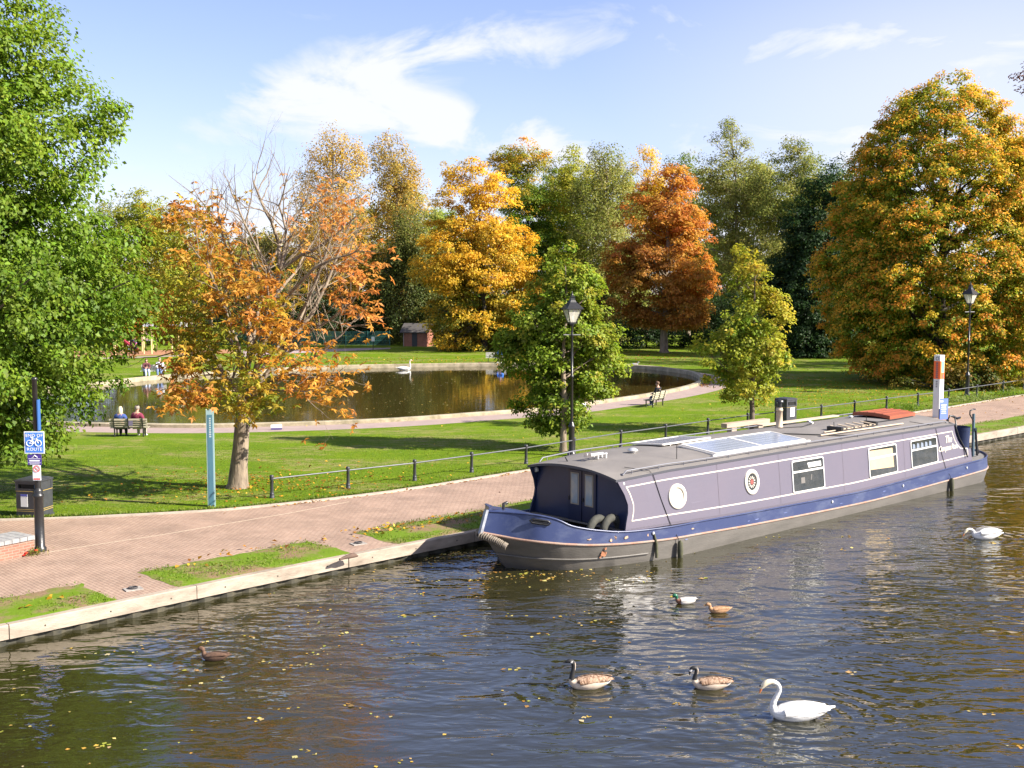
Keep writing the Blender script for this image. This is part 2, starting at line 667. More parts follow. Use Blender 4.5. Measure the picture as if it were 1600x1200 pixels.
def build_ground():
    # lawn: one ring sheet from the pond rim out to the path kerb and the far distance
    inner = offs(PR, .30)
    c = np.array(POND_C)
    rings = []
    kp = [np.array(p) for p in KERB]
    outer = []
    for p in inner:
        d = p - c
        d = d / np.linalg.norm(d)
        best = 620.0
        for i in range(len(kp) - 1):
            a, e = kp[i], kp[i + 1] - kp[i]
            den = d[0] * e[1] - d[1] * e[0]
            if abs(den) < 1e-9:
                continue
            w = a - c
            t = (w[0] * e[1] - w[1] * e[0]) / den
            s = (w[0] * d[1] - w[1] * d[0]) / den
            if t > 0 and -1e-6 <= s <= 1 + 1e-6:
                best = min(best, t)
        outer.append(c + d * best)
    outer = np.array(outer)
    rows = []
    for t in (0, .04, .1, .2, .35, .6, 1):
        rows.append([(*(p * (1 - t) + q * t), 0.0) for p, q in zip(inner, outer)])
    mb = MB()
    mb.grid(rows, 0, True, True)
    tag(mb.build('lawn', M_LAWN), kind='structure')
    # pond
    mb = MB()
    q = offs(PR, .2)
    mb.add([(p[0], p[1], -.12) for p in q], [tuple(range(len(q)))])
    tag(mb.build('pond_water', water_material('pond_surface', (.038, .031, .008), 3.0, .0022, (1, 1.5, 1), 0, True, 1.333, .03)), kind='structure')
    # rim kerb of the pond
    mb = MB()
    a, b = offs(PR, -.06), offs(PR, .36)
    prof = [[(*p, -.5) for p in a], [(*p, .17) for p in a], [(*p, .19) for p in offs(PR, -.02)], [(*p, .19) for p in offs(PR, .32)], [(*p, .16) for p in b], [(*p, -.2) for p in b]]
    mb.grid(prof, 0, False, True)
    ro = mb.build('pond_edging', mat('pond_kerb', (.42, .35, .24), .9, (.17, .15, .09), 1.3, .55, .5, 9, detail=8))
    tag(ro, 'low weathered stone edging running all round the oval pond', 'edging')
    # footpath round the near side of the pond
    i0 = 0
    n = len(PR)
    idx = [k % n for k in range(-28, 12 * 8 + 4)]
    A, B = offs(PR, .36), offs(PR, 2.5)
    aa, bb = [], []
    for j, k in enumerate(idx):
        f = min(1, (len(idx) - 1 - j) / 22.0)
        aa.append(A[k])
        bb.append(A[k] * (1 - f) + B[k] * f)
    tag(polyline_strip(aa, bb, .004).build('pond_path', M_PATH), kind='structure')
    # brick towpath between kerb and coping
    kin = [Vector((p[0], p[1], 0)) for p in KERB if p[0] < 139]
    bl = bank_line(.2)
    # resample both by x' along canal
    def res(pl, n=60):
        ts = np.array([p.dot(DIRC) for p in pl])
        ls = np.array([p.dot(NORC) for p in pl])
        return ts, ls
    t1, l1 = res(kin)
    t2, l2 = res(bl)
    ts = np.linspace(-14, 150, 120)
    up = [DIRC * t + NORC * float(np.interp(t, t1, l1)) for t in ts]
    lo = [DIRC * t + NORC * float(np.interp(t, t2, l2)) for t in ts]
    tag(polyline_strip(lo, up, .0).build('towpath', M_PAVE), kind='structure')
    # kerb between towpath and lawn
    mb = MB()
    kk = [DIRC * t + NORC * float(np.interp(t, t1, l1)) for t in np.linspace(-14, 150, 220)]
    rng = random.Random(3)
    rows = [[], [], [], []]
    for p in kk:
        j = rng.uniform(-.006, .006)
        for r, (o, z) in enumerate(((-.17, -.05), (-.17, .045 + j), (.02, .05 + j), (.03, -.05))):
            rows[r].append(p + NORC * o + Vector((0, 0, z)))
    mb.grid(rows, 0, False)
    tag(mb.build('path_kerb', M_KERB), kind='structure')
    # thin pale line of setts across the paving
    mb = MB()
    a = [at(u, v, .004) for u, v in ((68, 864), (150, 851), (250, 836), (350, 819), (450, 802), (545, 784))]
    mb.grid([[p - NORC * .035 for p in a], [p + NORC * .035 for p in a]], 0, False)
    tag(mb.build('paving_line', mat('pale_setts', (.5, .4, .3), .9, (.36, .27, .2), 6, .5)), kind='structure')
    # turf panels along the coping
    e1 = bank_line(.24)
    te = np.array([p.dot(DIRC) for p in e1])
    le = np.array([p.dot(NORC) for p in e1])

    def turf(ta, tb, w, k=40, sk=0.0):
        mb = MB()
        k = max(k, int((min(tb, 60) - ta) * 9))
        tt = np.linspace(ta, tb, k)
        jr = np.random.default_rng(int(abs(ta) * 7) + 3)
        js = np.convolve(jr.normal(size=k + 4) * .07, np.ones(3) / 3, 'valid')
        ls = np.array([0, .04, .2, .4, .6, .8, .93, 1.0])
        je = jr.normal(size=(2, 8)) * .05
        rws = [[] for _ in ls]
        for a_, t in enumerate(tt):
            l0 = float(np.interp(t, te, le))
            for b_, f in enumerate(ls):
                t2_ = t + (je[0][b_] if a_ == 0 else je[1][b_] if a_ == k - 1 else 0)
                rim = b_ in (0, 7) or a_ in (0, k - 1)
                rws[b_].append(DIRC * t2_ + NORC * (l0 + w * f + (js[a_] if b_ == 7 else js[a_] * .5 if b_ == 6 else 0)) + Vector((0, 0, .004 if rim else .022 + jr.normal() * .004)))
        mb.grid(rws, 0, True)
        return tag(mb.build('bank_grass', M_TURF), kind='structure')

    def tl(u, v):
        p = at(u, v)
        t = p.dot(DIRC)
        return t, p.dot(NORC) - float(np.interp(t, te, le))
    w1 = tl(125, 912)
    w2a, w2b = tl(217, 895), tl(482, 845.5)
    w3 = tl(552, 832)
    global TURF
    TURF = [(-12, w1[0], w1[1]), (w2a[0], w2b[0], (w2a[1] + w2b[1]) / 2), (w3[0], 70, w3[1]), (70.0, 140, w3[1])]
    for a, b_, w in TURF[:2]:
        turf(a, b_, w)
    turf(TURF[2][0], 140, TURF[2][2], 120)
    # canal
    mb = MB()
    wl = bank_line(.15)
    far = [p - NORC * 37 for p in wl]
    mb.grid([[(p.x, p.y, WATER) for p in far], [(p.x, p.y, WATER) for p in wl]], 0, False)
    tag(mb.build('canal_water', water_material('canal_surface', (.023, .021, .006), 1.5, .085, (.62, 1.3, 1), -(CANAL_ROT - .35), True, 2.0, .012,
        [(*at(u, v, WATER)[:2], a) for u, v, a in ((1245, 1120, .30), (920, 1074, .2), (1110, 1075, .2), (1070, 943, .15), (1122, 957, .15), (334, 1031, .15), (1539, 841, .2))])), kind='structure')
    # opposite bank, behind the viewpoint
    mb = MB()
    f2 = [p - NORC * 250 for p in wl]
    mb.grid([[(p.x, p.y, -.02) for p in f2], [(p.x, p.y, -.02) for p in far], [(p.x, p.y, -.9) for p in far]], 0, False)
    tag(mb.build('opposite_bank', M_LAWN), kind='structure')
    # canal wall: timber coping beams on steel piles
    root = empty('canal_wall', BANK[1].to_3d(), 0, 'weathered timber coping on dark steel piles along the canal edge', 'canal wall')
    inv = -BANK[1].to_3d()
    M_TIM = mat('coping_timber', (.40, .33, .26), .85, (.17, .135, .10), 1.1, .35, .5, 12, detail=9, stretch=(1, 1, 3))
    M_PILE = mat('pile_steel', (.07, .06, .035), .8, (.02, .02, .014), 3, .5, .3, 10)
    f0 = bank_line(0.0)
    tf = np.array([p.dot(DIRC) for p in f0])
    lf = np.array([p.dot(NORC) for p in f0])

    def bp_(t, o, z):
        return DIRC * t + NORC * (float(np.interp(t, tf, lf)) + o) + Vector((0, 0, z)) + inv
    t = -14.0
    k = 0
    rg = random.Random(8)
    while t < 120:
        t2_ = t + 4.6
        mb = MB()
        tt = np.linspace(t + .012, t2_ - .012, 5)
        dz = rg.uniform(-.012, .012)
        dy = rg.uniform(-.012, .012)
        prof = [(.2 + dy, -.30), (0 + dy, -.30), (0 + dy, -.005), (.02 + dy, .02), (.2 + dy, .022)]
        mb.grid([[bp_(x, o, z + dz) for x in tt] for o, z in prof], 0, False)
        for x in (tt[0], tt[-1]):
            mb.add([bp_(x, o, z + dz) for o, z in prof], [(0, 1, 2, 3, 4)])
        for q in np.arange(t + .8, t2_, 1.55):      # bolt holes
            mb.tube([bp_(q, dy - .006, -.16), bp_(q, dy + .02, -.16)], .022, 6, 1)
        mb.build('coping_beam', [M_TIM, M_PILE], root)
        t = t2_
        k += 1
    mb = MB()
    tt = np.arange(-14, 118, .16)
    rr = [[], []]
    for i, x in enumerate(tt):
        o = .06 if (i // 2) % 2 else .15
        rr[0].append(bp_(x, o, -1.2))
        rr[1].append(bp_(x, o, -.28))
    mb.grid(rr, 0, False)
    mb.build('piling', M_PILE, root)


build_ground()

# ------------------------------------------------------------------ trees
BARK = mat('bark', (.16, .125, .09), .95, (.06, .045, .035), 6, .5, 1.0, 16, stretch=(1, 1, .25))
BARK_PALE = mat('bark_pale', (.30, .235, .165), .95, (.10, .075, .055), 7, .45, 1.0, 18, stretch=(1, 1, .22))
BARK_DARK = mat('bark_dark', (.055, .045, .035), .95, (.025, .02, .016), 6, .5, .8, 16)
TWIG = mat('twig', (.27, .215, .15), .9, (.15, .115, .085), 5, .5)


def mixcols(rng, n, cols, w=None):
    c = np.array(cols)
    i = rng.choice(len(c), n, p=w)
    j = rng.choice(len(c), n, p=w)
    t = rng.random((n, 1)) * .6
    return c[i] * (1 - t) + c[j] * t


def crown_leaves(rng, rows, Y, ncl, nleaf, clr, colfn, size=.12, flat=.6, df=.85, droop=.4, qmin=.35, lobes=.16, wid=.55, shell=.45, zmin=.3, yoff=0.0, fall=0.0, upn=.6, per=7, bough=1.25, tip=None):
    rows = sorted(rows)
    z = np.array([atY(800, r[0], Y).z for r in rows])[::-1]
    xl = np.array([atY(r[1], r[0], Y).x for r in rows])[::-1]
    xr = np.array([atY(r[2], r[0], Y).x for r in rows])[::-1]
    zz = np.linspace(z[0], z[-1], 200)
    rx = np.interp(zz, z, (xr - xl) / 2)
    xc = np.interp(zz, z, (xr + xl) / 2)
    w = np.maximum(rx, .15) ** 1.35
    cdf = np.cumsum(w)
    cdf /= cdf[-1]
    nb = max(6, int(ncl / per))
    k = np.searchsorted(cdf, rng.random(nb))
    th = rng.random(nb) * 2 * PI
    q = np.sqrt(qmin ** 2 + (1 - qmin ** 2) * rng.random(nb))
    ph = rng.random(4) * 6.28
    rel = (zz[k] - zz[0]) / (zz[-1] - zz[0])
    lob = 1 + lobes * (np.sin(3 * th + ph[0] + 5 * rel) * .6 + np.sin(5 * th + ph[1] - 9 * rel) * .5 + np.sin(14 * rel + ph[2] + 2 * th) * .5)
    rr = np.maximum(rx[k] - .2 * clr, .3 * rx[k])
    bx, by, bz = xc[k] + rr * q * lob * np.cos(th), Y + yoff + rr * df * q * lob * np.sin(th), zz[k]
    bc = np.stack([bx, by, bz], 1)
    bo = np.stack([np.cos(th), np.sin(th), np.zeros(nb)], 1)
    pk = rng.random(nb) ** 1.5 + .25
    own = rng.choice(nb, ncl, p=pk / pk.sum())
    spread = clr * bough
    cd = rng.normal(size=(ncl, 3)) * spread * np.array([1, 1, .45 + .4 * flat])
    cd -= bo[own] * np.abs(rng.normal(size=(ncl, 1))) * spread * .5
    cd[:, 2] -= .12 * np.hypot(cd[:, 0], cd[:, 1]) ** 2 / spread
    ctr = bc[own] + cd
    # keep inside the outline, with a little spill
    rz = np.interp(ctr[:, 2], zz, rx) + .2 * clr * rng.random(ncl)
    ctr[:, 2] = np.clip(ctr[:, 2], zz[0], zz[-1] + .2 * clr)
    xx, yy = ctr[:, 0] - np.interp(ctr[:, 2], zz, xc), (ctr[:, 1] - Y - yoff) / df
    dd = np.hypot(xx, yy)
    sc_ = np.where(dd > rz, rz / np.maximum(dd, 1e-6), 1.0)
    ctr[:, 0] -= xx * (1 - sc_)
    ctr[:, 1] -= yy * df * (1 - sc_)
    th = np.arctan2(yy, xx)
    q = np.minimum(dd / np.maximum(rz, .1), 1)
    rel = np.clip((ctr[:, 2] - zz[0]) / (zz[-1] - zz[0]), 0, 1)
    rr = np.maximum(rz, .3)
    outw = nrm(np.stack([np.cos(th), np.sin(th), (rel - .45) * 1.1], 1))
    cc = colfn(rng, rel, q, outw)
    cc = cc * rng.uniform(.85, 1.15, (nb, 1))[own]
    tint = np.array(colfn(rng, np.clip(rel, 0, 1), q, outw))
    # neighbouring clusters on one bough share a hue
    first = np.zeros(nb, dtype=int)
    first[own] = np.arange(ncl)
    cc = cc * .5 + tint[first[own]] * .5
    cnt = np.maximum(3, (nleaf * rng.uniform(.55, 1.5, ncl) * np.clip(rr / max(rr.max(), .1), .35, 1) ** .3)).astype(int)
    sizes = clr * rng.uniform(.65, 1.3, ncl)
    ci = np.repeat(np.arange(ncl), cnt)
    n = len(ci)
    d = nrm(rng.normal(size=(n, 3)))
    rad = rng.random(n) ** shell
    off = d * rad[:, None] * sizes[ci][:, None]
    off[:, 2] *= flat
    # clusters sag a little at their outer rim
    off[:, 2] -= .25 * np.hypot(off[:, 0], off[:, 1]) ** 2 / np.maximum(sizes[ci], .05)
    if fall:
        off[:, 2] -= fall * rng.random(n) ** 1.3
    pos = ctr[ci] + off
    nor = nrm(outw[ci] * .35 + np.array([0, 0, upn]) + d * .35 + rng.normal(size=(n, 3)) * .38)
    ax = nrm(rng.normal(size=(n, 3)) + outw[ci] * .5 - np.array([0, 0, 1]) * droop)
    L = size * rng.uniform(.65, 1.3, n)
    col = cc[ci] * rng.uniform(.72, 1.28, (n, 1)) * (1 + rng.normal(size=(n, 3)) * .06)
    if tip is not None:
        # leaves at the twig ends have turned, those deeper in have not
        e = np.sum(off * outw[ci], 1) / sizes[ci] * .7 + off[:, 2] / (sizes[ci] * max(flat, .3)) * .5 + (q[ci] - .8) * 1.2 + rng.normal(size=n) * .28
        t = np.clip((e - tip[1]) / .35 + .5, 0, 1)[:, None]
        tc = np.array(tip[0])[rng.integers(0, len(tip[0]), ncl)][ci] * rng.uniform(.72, 1.25, (n, 1))
        col = col * (1 - t) + tc * t
    ok = pos[:, 2] > zmin
    return pos[ok], ax[ok], nor[ok], L[ok], (L * wid)[ok], col[ok], ctr, sizes


def limb(a, b, bend, rng, k=5, sag=0.0, jit=.018):
    a, b = np.array(a, float), np.array(b, float)
    m = (a + b) / 2 + bend
    out = []
    for i in range(k):
        t = i / (k - 1)
        p = (1 - t) ** 2 * a + 2 * t * (1 - t) * m + t * t * b
        if 0 < i < k - 1:
            p = p + rng.normal(size=3) * np.linalg.norm(b - a) * jit
        out.append(p)
    return out


def make_tree(name, label, cat, group, seed, base, rows, Y, ncl, nleaf, clr, colfn, trunk_r=.3, bark=BARK, nlimb=40, fork=.3, top=.85, twigr=.02, limb_r=None, crown_name='crown', lean=0.0, **kw):
    rng = np.random.default_rng(seed)
    pos, ax, nor, L, W, col, ctr, sizes = crown_leaves(rng, rows, Y, ncl, nleaf, clr, colfn, **kw)
    b = np.array(base, float)
    root = empty(name, base, 0, label, cat, group)
    mb = MB()
    zt = ctr[:, 2].max()
    ctop = ctr[ctr[:, 2] > zt - (zt - b[2]) * .35].mean(0)
    H = (zt - b[2]) * top
    tip = np.array([b[0] * .4 + ctop[0] * .6, b[1] * .6 + ctop[1] * .4, b[2] + H])
    tr = limb(b - b, tip - b, np.array([lean, 0, 0]), rng, 9, 0, .005)
    rad = [trunk_r * (1.25 if i == 0 else 1) * (1 - .86 * (i / 8.0)) for i in range(9)]
    mb.tube([tr[0] + np.array([0, 0, -.1]), tr[0] + np.array([0, 0, .25])] + tr[1:], [trunk_r * 1.5, trunk_r * 1.08] + rad[1:], 12)
    order = rng.permutation(len(ctr))[:nlimb]
    for i in order:
        c = ctr[i] - b
        hd = math.hypot(c[0] - tip[0] + b[0], c[1])
        h0 = min(max(c[2] - hd * rng.uniform(.45, .9), H * fork), H * .97)
        f = h0 / H * 8
        k = min(int(f), 7)
        p0 = tr[k] * (1 - f + k) + tr[k + 1] * (f - k)
        r0 = (limb_r or trunk_r * .3) * (1 - .6 * h0 / H) * rng.uniform(.7, 1.2)
        pth = limb(p0, c, np.array([0, 0, -.08 * hd]) + rng.normal(size=3) * .08 * hd, rng, 6)
        mb.tube(pth, [r0 * (1 - .85 * j / 5) + twigr * .4 for j in range(6)], 5, cap=False)
        for _ in range(2):
            e = c + nrm(rng.normal(size=3)) * sizes[i] * .9
            mb.tube([pth[3], (np.array(pth[4]) + e) / 2, e], [twigr, twigr * .7, twigr * .3], 4, cap=False)
    mb.build('trunk', bark, root)
    leaf_object(crown_name, pos - b, ax, nor, L, W, col, LEAF, root)
    return root


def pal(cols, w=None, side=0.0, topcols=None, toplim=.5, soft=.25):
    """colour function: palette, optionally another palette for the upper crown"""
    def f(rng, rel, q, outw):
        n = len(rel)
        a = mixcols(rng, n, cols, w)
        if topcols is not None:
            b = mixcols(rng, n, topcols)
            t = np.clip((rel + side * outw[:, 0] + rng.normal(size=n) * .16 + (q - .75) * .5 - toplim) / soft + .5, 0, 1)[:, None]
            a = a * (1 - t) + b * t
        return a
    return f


G_MID = [(.09, .175, .012), (.13, .22, .016), (.06, .125, .010)]
G_LIGHT = [(.17, .26, .014), (.24, .32, .02), (.13, .22, .012)]
G_DARK = [(.022, .055, .012), (.034, .078, .015), (.016, .040, .010)]
G_OLIVE = [(.28, .28, .06), (.21, .24, .045), (.36, .33, .08)]
YEL = [(.80, .48, .03), (.74, .40, .022), (.82, .56, .05)]
GOLD = [(.64, .42, .06), (.68, .42, .05), (.54, .36, .05)]
ORG = [(.80, .37, .02), (.74, .30, .016), (.82, .46, .03)]
RED = [(.46, .10, .018), (.52, .15, .025), (.38, .08, .016)]
BRN = [(.34, .13, .025), (.40, .17, .03), (.25, .09, .02)]
YG = [(.34, .34, .025), (.42, .38, .03), (.26, .30, .025)]


def build_trees():
    g = at(-150, 770)
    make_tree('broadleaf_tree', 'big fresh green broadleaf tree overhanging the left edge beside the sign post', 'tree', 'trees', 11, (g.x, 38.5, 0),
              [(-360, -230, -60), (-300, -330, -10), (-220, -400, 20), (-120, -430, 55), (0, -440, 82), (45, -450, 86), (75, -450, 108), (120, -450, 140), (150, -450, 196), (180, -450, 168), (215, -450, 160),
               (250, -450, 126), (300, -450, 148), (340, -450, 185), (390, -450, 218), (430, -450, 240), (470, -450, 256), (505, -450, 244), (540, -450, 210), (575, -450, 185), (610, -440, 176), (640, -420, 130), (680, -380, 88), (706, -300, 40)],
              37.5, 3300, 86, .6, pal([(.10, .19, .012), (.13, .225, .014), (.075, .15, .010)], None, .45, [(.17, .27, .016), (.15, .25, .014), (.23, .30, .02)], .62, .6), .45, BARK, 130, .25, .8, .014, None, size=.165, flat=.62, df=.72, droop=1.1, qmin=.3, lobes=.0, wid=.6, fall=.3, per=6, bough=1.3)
    # young trees on the lawn
    p = at(880, 706)
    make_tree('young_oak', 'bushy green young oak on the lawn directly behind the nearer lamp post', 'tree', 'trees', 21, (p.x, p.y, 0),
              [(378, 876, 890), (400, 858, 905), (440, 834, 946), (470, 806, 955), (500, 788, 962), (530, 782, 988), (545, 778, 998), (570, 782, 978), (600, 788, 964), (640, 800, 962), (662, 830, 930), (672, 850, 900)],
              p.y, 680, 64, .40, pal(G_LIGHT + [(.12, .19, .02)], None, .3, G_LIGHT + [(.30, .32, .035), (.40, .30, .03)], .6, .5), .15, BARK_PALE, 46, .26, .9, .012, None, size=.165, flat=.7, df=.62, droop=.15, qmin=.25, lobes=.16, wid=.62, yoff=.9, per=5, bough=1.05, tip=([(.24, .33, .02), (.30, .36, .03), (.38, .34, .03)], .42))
    p = at(1175, 674)
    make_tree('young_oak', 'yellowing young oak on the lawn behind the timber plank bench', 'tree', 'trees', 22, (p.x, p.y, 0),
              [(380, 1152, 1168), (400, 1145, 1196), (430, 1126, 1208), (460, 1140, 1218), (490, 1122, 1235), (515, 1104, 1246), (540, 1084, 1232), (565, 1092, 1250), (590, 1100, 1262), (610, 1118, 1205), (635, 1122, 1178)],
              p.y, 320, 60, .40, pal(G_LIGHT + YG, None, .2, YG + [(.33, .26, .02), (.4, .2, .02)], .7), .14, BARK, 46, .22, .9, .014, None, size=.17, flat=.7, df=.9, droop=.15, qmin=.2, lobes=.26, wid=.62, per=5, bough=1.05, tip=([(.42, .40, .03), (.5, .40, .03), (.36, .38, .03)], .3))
    # large hornbeam on the right
    g = at(1478, 598)
    make_tree('hornbeam', 'huge rounded orange and green autumn tree right behind the farther lamp post', 'tree', 'trees', 31, (31.8, 88, 0),
              [(108, 1484, 1498), (128, 1462, 1520), (150, 1402, 1546), (190, 1380, 1590), (240, 1336, 1626), (300, 1300, 1660), (360, 1284, 1662), (420, 1272, 1672), (480, 1284, 1672), (530, 1300, 1668), (565, 1322, 1660), (590, 1350, 1650), (604, 1380, 1640)],
              88, 4200, 84, .68, pal([(.16, .26, .014), (.24, .33, .016), (.13, .21, .012), (.36, .38, .02)], None, .5, YG + [(.6, .44, .02)], .75, .5), .5, BARK_DARK, 60, .12, .9, .02, None, size=.205, flat=.55, df=.9, droop=.6, qmin=.6, lobes=.025, wid=.62, shell=.5, bough=.8, per=3, tip=([(.80, .36, .03), (.76, .30, .03), (.82, .45, .03), (.78, .40, .04), (.62, .42, .03)], .2))
    make_tree('copper_beech', 'tall dark copper beech reaching in at the right edge of the view', 'tree', 'trees', 32, (47, 101, 0),
              [(20, 1650, 1690), (80, 1620, 1750), (130, 1588, 1790), (190, 1578, 1810), (260, 1585, 1830), (400, 1610, 1840), (540, 1630, 1830)],
              101, 420, 50, 1.0, pal([(.20, .085, .05), (.26, .11, .06), (.14, .06, .04)]), .5, BARK_DARK, 60, .2, .9, .03, None, size=.3, flat=.45, df=.9, droop=.4, qmin=.4)
    # ---- trees beyond the pond
    far = [
        ('birch', 'yellow green tree rising behind the playground at far left', 41, 140, 538, [(303, 190, 245), (330, 148, 285), (370, 135, 300), (420, 130, 310), (480, 130, 310), (528, 140, 300)], 330, 62, 1.15, pal(G_LIGHT + YG, None, .3, YG, .7), BARK, {}),
        ('ash_tree', 'thin olive brown tree seen through the bare chestnut branches', 42, 152, 533, [(352, 335, 395), (380, 300, 455), (420, 275, 490), (480, 270, 500), (528, 280, 490)], 330, 66, 1.2, pal(G_OLIVE + [(.2, .13, .03)]), BARK, {}),
        ('poplar', 'airy golden poplar left of its twin behind the chestnut tree', 43, 150, 534, [(206, 505, 540), (225, 480, 562), (265, 470, 575), (320, 462, 580), (390, 455, 575), (460, 470, 570), (520, 485, 560)], 210, 38, 1.05, pal(GOLD + [(.26, .2, .05)]), TWIG, dict(flat=1.1, upn=.4, nlimb=70, size=.27, lobes=.1, per=4)),
        ('poplar', 'airy golden poplar right of its twin beside the yellow maple', 44, 155, 532, [(216, 590, 622), (245, 575, 646), (285, 572, 666), (335, 568, 672), (400, 570, 668), (470, 580, 655), (520, 590, 650)], 210, 38, 1.05, pal(GOLD + [(.26, .2, .05), (.16, .15, .03)]), TWIG, dict(flat=1.1, upn=.4, nlimb=70, size=.27, lobes=.1, per=4)),
        ('weeping_birch', 'drooping dull green tree above the brick hut', 45, 142, 537, [(325, 625, 672), (365, 600, 700), (420, 584, 708), (470, 580, 705), (505, 590, 700), (530, 600, 690)], 210, 66, .95, pal([(.10, .13, .024), (.075, .105, .02), (.18, .18, .035)], None, .2, [(.24, .24, .045), (.15, .18, .035)], .8), BARK, dict(flat=.9, fall=2.2, droop=1.6)),
        ('maple', 'tall bright yellow maple between the hut and the white bench', 46, 128, 549, [(230, 728, 752), (250, 696, 776), (290, 680, 800), (335, 674, 812), (375, 655, 832), (420, 648, 848), (460, 655, 845), (500, 668, 838), (540, 690, 825)], 470, 62, 1.0, pal([(.15, .19, .02), (.26, .25, .02), (.46, .27, .02)], None, .15, YEL + [(.66, .36, .02)], .45, .5), BARK_DARK, dict(flat=.42, tip=(YEL + [(.68, .38, .02)], .2), lobes=.12)),
        ('maple', 'dark green maple with an orange tipped crown behind the yellow maple', 47, 145, 536, [(217, 800, 832), (238, 772, 862), (280, 768, 878), (340, 768, 884), (420, 780, 890), (520, 780, 890)], 250, 60, 1.05, pal(G_LIGHT + G_MID, None, .0, ORG + YG, .82, .3), BARK_DARK, dict(flat=.45)),
        ('lime_tree', 'light green open crowned lime with sky showing through it', 48, 152, 533, [(233, 872, 905), (255, 850, 932), (310, 845, 952), (400, 850, 955), (500, 850, 950)], 190, 54, 1.05, pal(G_LIGHT + YG, None, .1, YG, .7), BARK, dict(flat=.5)),
        ('willow', 'olive willow with pale bare drooping branches left of the golden birch', 49, 143, 537, [(228, 930, 962), (258, 905, 1000), (320, 890, 1010), (400, 880, 1012), (480, 890, 1005), (535, 900, 1000)], 250, 58, 1.0, pal(G_OLIVE + [(.24, .28, .05)]), TWIG, dict(flat=.8, fall=1.4, droop=1.3, nlimb=90)),
        ('birch', 'bright golden birch top rising over the russet chestnut', 50, 156, 531, [(232, 990, 1022), (265, 968, 1040), (320, 968, 1048), (385, 975, 1042), (480, 985, 1035)], 130, 56, 1.0, pal([(.74, .46, .02), (.68, .40, .02), (.74, .52, .04)]), TWIG, dict(flat=1.0)),
        ('chestnut_tree', 'russet brown chestnut on a pale trunk at the far end of the lawn', 51, 125, 552, [(262, 1040, 1066), (290, 1000, 1086), (335, 965, 1106), (385, 948, 1108), (440, 944, 1112), (480, 950, 1106), (508, 985, 1090)], 360, 62, .95, pal([(.44, .19, .03), (.36, .14, .025), (.32, .2, .03)], None, .2, [(.60, .21, .03), (.66, .32, .04), (.52, .15, .03), (.64, .38, .04)], .5, .6), BARK_PALE, dict(flat=.4, trunk_r=.42, fork=.24, lobes=.1)),
        ('poplar', 'olive poplar peeping over the russet chestnut with a ragged top', 52, 158, 530, [(243, 1048, 1085), (285, 1035, 1112), (400, 1035, 1115), (500, 1040, 1110)], 120, 50, 1.1, pal(G_OLIVE + G_MID), TWIG, dict(flat=.8)),
        ('ash_tree', 'tallest feathery olive ash with a pointed sparse crown tip', 53, 150, 534, [(192, 1126, 1140), (218, 1112, 1164), (255, 1088, 1184), (315, 1085, 1200), (400, 1088, 1210), (480, 1100, 1210), (525, 1110, 1200)], 260, 50, 1.05, pal(G_OLIVE + [(.32, .32, .09)]), TWIG, dict(flat=.7, nlimb=90)),
        ('lime_tree', 'rounded olive green tree between the feathery ash and the dark holm oak', 54, 146, 536, [(220, 1228, 1258), (242, 1196, 1288), (295, 1182, 1312), (380, 1180, 1325), (480, 1190, 1325)], 240, 60, 1.1, pal(G_OLIVE + [(.14, .18, .03)]), BARK, dict(flat=.6)),
        ('holm_oak', 'dense very dark green tree beside the large orange tree', 55, 118, 557, [(252, 1292, 1322), (278, 1256, 1336), (330, 1226, 1342), (400, 1206, 1346), (470, 1190, 1346), (530, 1192, 1342), (560, 1200, 1338)], 480, 62, .95, pal(G_DARK + [(.035, .075, .014)]), BARK_DARK, dict(flat=.6, qmin=.5)),
        ('lime_tree', 'mid green tree behind the left tree and the playground', 56, 135, 541, [(330, -40, 60), (380, -90, 120), (450, -100, 170), (530, -90, 160)], 160, 60, 1.2, pal(G_MID), BARK_DARK, {}),
    ]
    belt = [(610, 300, 75, 168, 'olive tree filling the gap behind the golden poplars', G_OLIVE + [(.3, .24, .05)]), (680, 330, 60, 166, 'light olive tree behind the left flank of the yellow maple', G_OLIVE + G_LIGHT), (860, 268, 70, 170, 'green tree standing behind the open lime', G_MID + G_OLIVE),
            (925, 262, 75, 167, 'yellowish green tree behind the olive willow', G_OLIVE + YG), (1110, 268, 80, 169, 'olive green tree right behind the russet chestnut', G_OLIVE + [(.12, .15, .03)]), (1190, 262, 75, 165, 'olive tree behind the gap between ash and lime', G_OLIVE),
            (1290, 262, 80, 168, 'green tree behind the dark holm oak', G_MID + G_OLIVE), (1365, 290, 70, 166, 'mid green tree behind the left side of the huge orange tree', G_MID), (340, 372, 80, 170, 'yellow olive tree far behind the left half of the bare chestnut', G_OLIVE + YG), (455, 360, 80, 168, 'golden olive tree far behind the right half of the bare chestnut', G_OLIVE + GOLD)]
    for i, (u, v, w, Y, label, cols) in enumerate(belt):
        far.append(('park_tree', label, 200 + i, Y, 527, [(v, u - w * .45, u + w * .45), (v + 14, u - w * .8, u + w * .8), (v + 45, u - w * 1.1, u + w * 1.1), (v + 120, u - w * 1.1, u + w * 1.1), (520, u - w, u + w)], 210, 56, 1.25, pal([tuple(min(.8, c * 1.3) for c in q) for q in cols]), BARK_DARK, dict(size=.36, nlimb=20, df=.5)))
